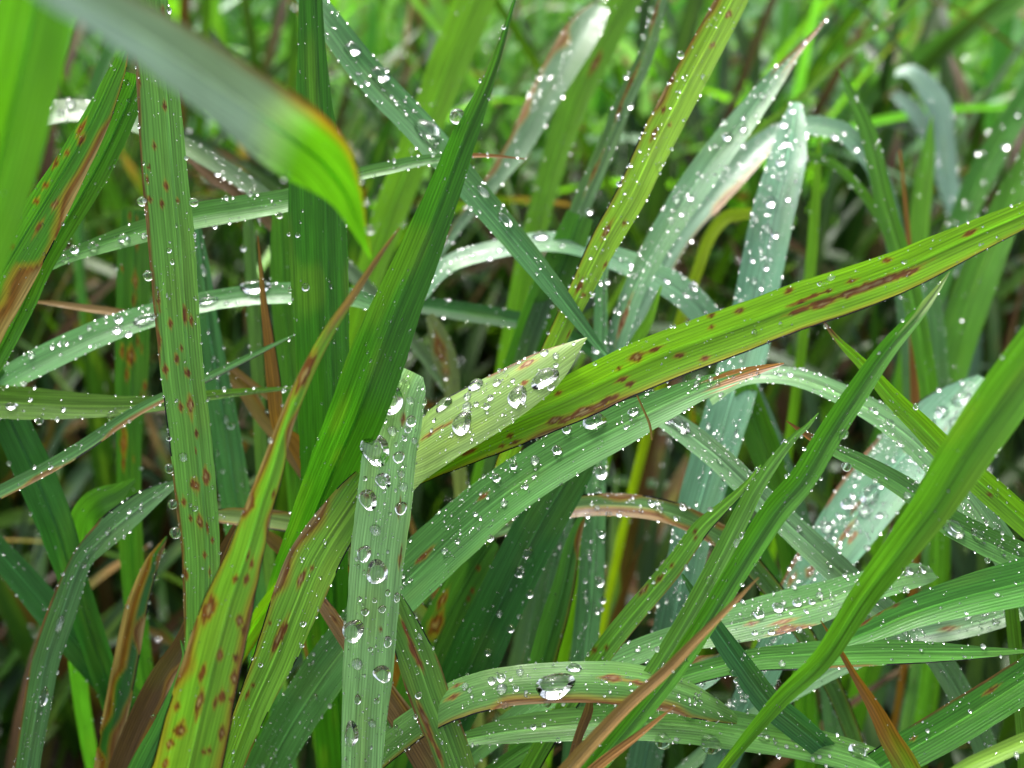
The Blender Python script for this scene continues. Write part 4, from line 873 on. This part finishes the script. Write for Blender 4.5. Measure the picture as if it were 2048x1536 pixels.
# ------------------------------------------------------------------ water droplets
def cap(segs, rings, contact, wobble=0.0, seed=0):
    """a droplet of base radius 1 sitting on z = 0 with the given contact angle, closed below"""
    R = 1 / max(math.sin(contact), .5) if contact < math.pi / 2 else 1.0
    zc = -R * math.cos(contact)
    V = [(0, 0, zc + R)]
    for i in range(1, rings + 1):
        a = contact * i / rings
        for j in range(segs):
            p = 2 * math.pi * j / segs
            w = 1 + wobble * (math.sin(2 * p + seed) * .6 + math.sin(3 * p + 2.1 * seed) * .4) * (i / rings)
            V.append((R * math.sin(a) * math.cos(p) * w, R * math.sin(a) * math.sin(p) * w, zc + R * math.cos(a)))
    zb = V[-1][2]
    k = len(V); V.append((0, 0, zb - .02))
    F = []
    for j in range(segs):
        F.append((0, 1 + j, 1 + (j + 1) % segs))
    for i in range(rings - 1):
        for j in range(segs):
            a, b = 1 + i * segs + j, 1 + i * segs + (j + 1) % segs
            c, e = a + segs, b + segs
            F += [(a, c, e), (a, e, b)]
    l0 = 1 + (rings - 1) * segs
    for j in range(segs):
        F.append((l0 + (j + 1) % segs, l0 + j, k))
    return np.array(V), np.array(F)

R_ = math.radians
drop_mesh = {}
for kd, ang in (('flat', 58), ('dome', 82), ('bead', 150)):
    for q in range(3):
        V, F = cap(20, 9, R_(ang), {'flat': .17, 'dome': .12, 'bead': .03}[kd], q * 1.7)
        me = make_mesh("water_droplet", V, F, mat=M_WATER)
        if kd == 'dome' and q == 0:
            me.materials.append(M_FILM)
            me.polygons.foreach_set('material_index', np.r_[np.zeros(len(F) - 20, np.int32), np.ones(20, np.int32)])
        drop_mesh[kd, q] = me

def place_drop(q):
    P, N, T, r, kd, el, ph = q
    N = nrm(N); T = nrm(T - (T @ N) * N); Bt = np.cross(N, T)
    o = bpy.data.objects.new("water_droplet", drop_mesh[kd, int(frng.integers(3))])
    COL.objects.link(o)
    sa = r * math.sqrt(el); sb = r / math.sqrt(el)
    off_ = .02 * r if kd != 'bead' else -.55 * r
    p = P + N * off_
    M = Matrix(((T[0] * sa, Bt[0] * sb, N[0] * r, p[0]), (T[1] * sa, Bt[1] * sb, N[1] * r, p[1]), (T[2] * sa, Bt[2] * sb, N[2] * r, p[2]), (0, 0, 0, 1)))
    o.matrix_world = M
    px = r * F_PX / max((P - C0) @ FWD, .05)
    size = "large" if px > 14 else ("middle-sized" if px > 7.5 else "small")
    shape = {'flat': "flattened", 'dome': "domed", 'bead': "round"}[kd]
    if kd == 'bead': lab = f"{size} round bead of water on the edge of the {ph}"
    else: lab = f"{size} {shape} {'elongated ' if el > 1.25 else ''}clear water droplet on the {ph}"
    tag(o, lab, "droplet", "water on the " + ph)
    return o

DROPS.sort(key=lambda q: -q[3] / max((q[0] - C0) @ FWD, .05))
for q in DROPS[:300]:
    place_drop(q)

# everything smaller: one coat of dew
bv, bf = cap(7, 3, R_(80))
rest = DROPS[300:]
if rest: DEW.append((np.array([q[0] for q in rest]), np.array([q[1] for q in rest]), np.array([q[3] for q in rest])))
DP = np.vstack([q[0] for q in DEW]); DN = nrm(np.vstack([q[1] for q in DEW])); DR = np.concatenate([q[2] for q in DEW])
h = np.where(np.abs(DN[:, :1]) < .9, np.array([[1.0, 0, 0]]), np.array([[0, 1.0, 0]]))
D1 = nrm(np.cross(DN, h)); D2 = np.cross(DN, D1)
k = len(DP)
ex = np.sqrt(frng.uniform(.8, 1.6, k))
VV = DP[:, None] + DR[:, None, None] * (D1[:, None] * (bv[None, :, :1] * ex[:, None, None]) + D2[:, None] * (bv[None, :, 1:2] / ex[:, None, None]) + DN[:, None] * (bv[None, :, 2:] * .95 + .03))
FF_ = bf[None] + (np.arange(k) * len(bv))[:, None, None]
dewo = link("dew", make_mesh("dew", VV.reshape(-1, 3), FF_.reshape(-1, 3), mat=M_WATER))
dewo.data.materials.append(M_FILM)
dewo.data.polygons.foreach_set('material_index', ((np.tile(np.r_[np.zeros(len(bf) - 7, np.int32), np.ones(7, np.int32)], k) == 1) & np.repeat(frng.random(k) < .4, len(bf))).astype(np.int32))
tag(dewo, "fine dew of tiny clear droplets coating the grass blades", "dew", kind="stuff")
print("BLADES", len(BLADES), "DROPS", len(DROPS), "DEW", k, "CANDS", len(cands), "widths", [s for s in SIZES if s[1] > 14 or s[1] < 1.2 or s[2] > .01])
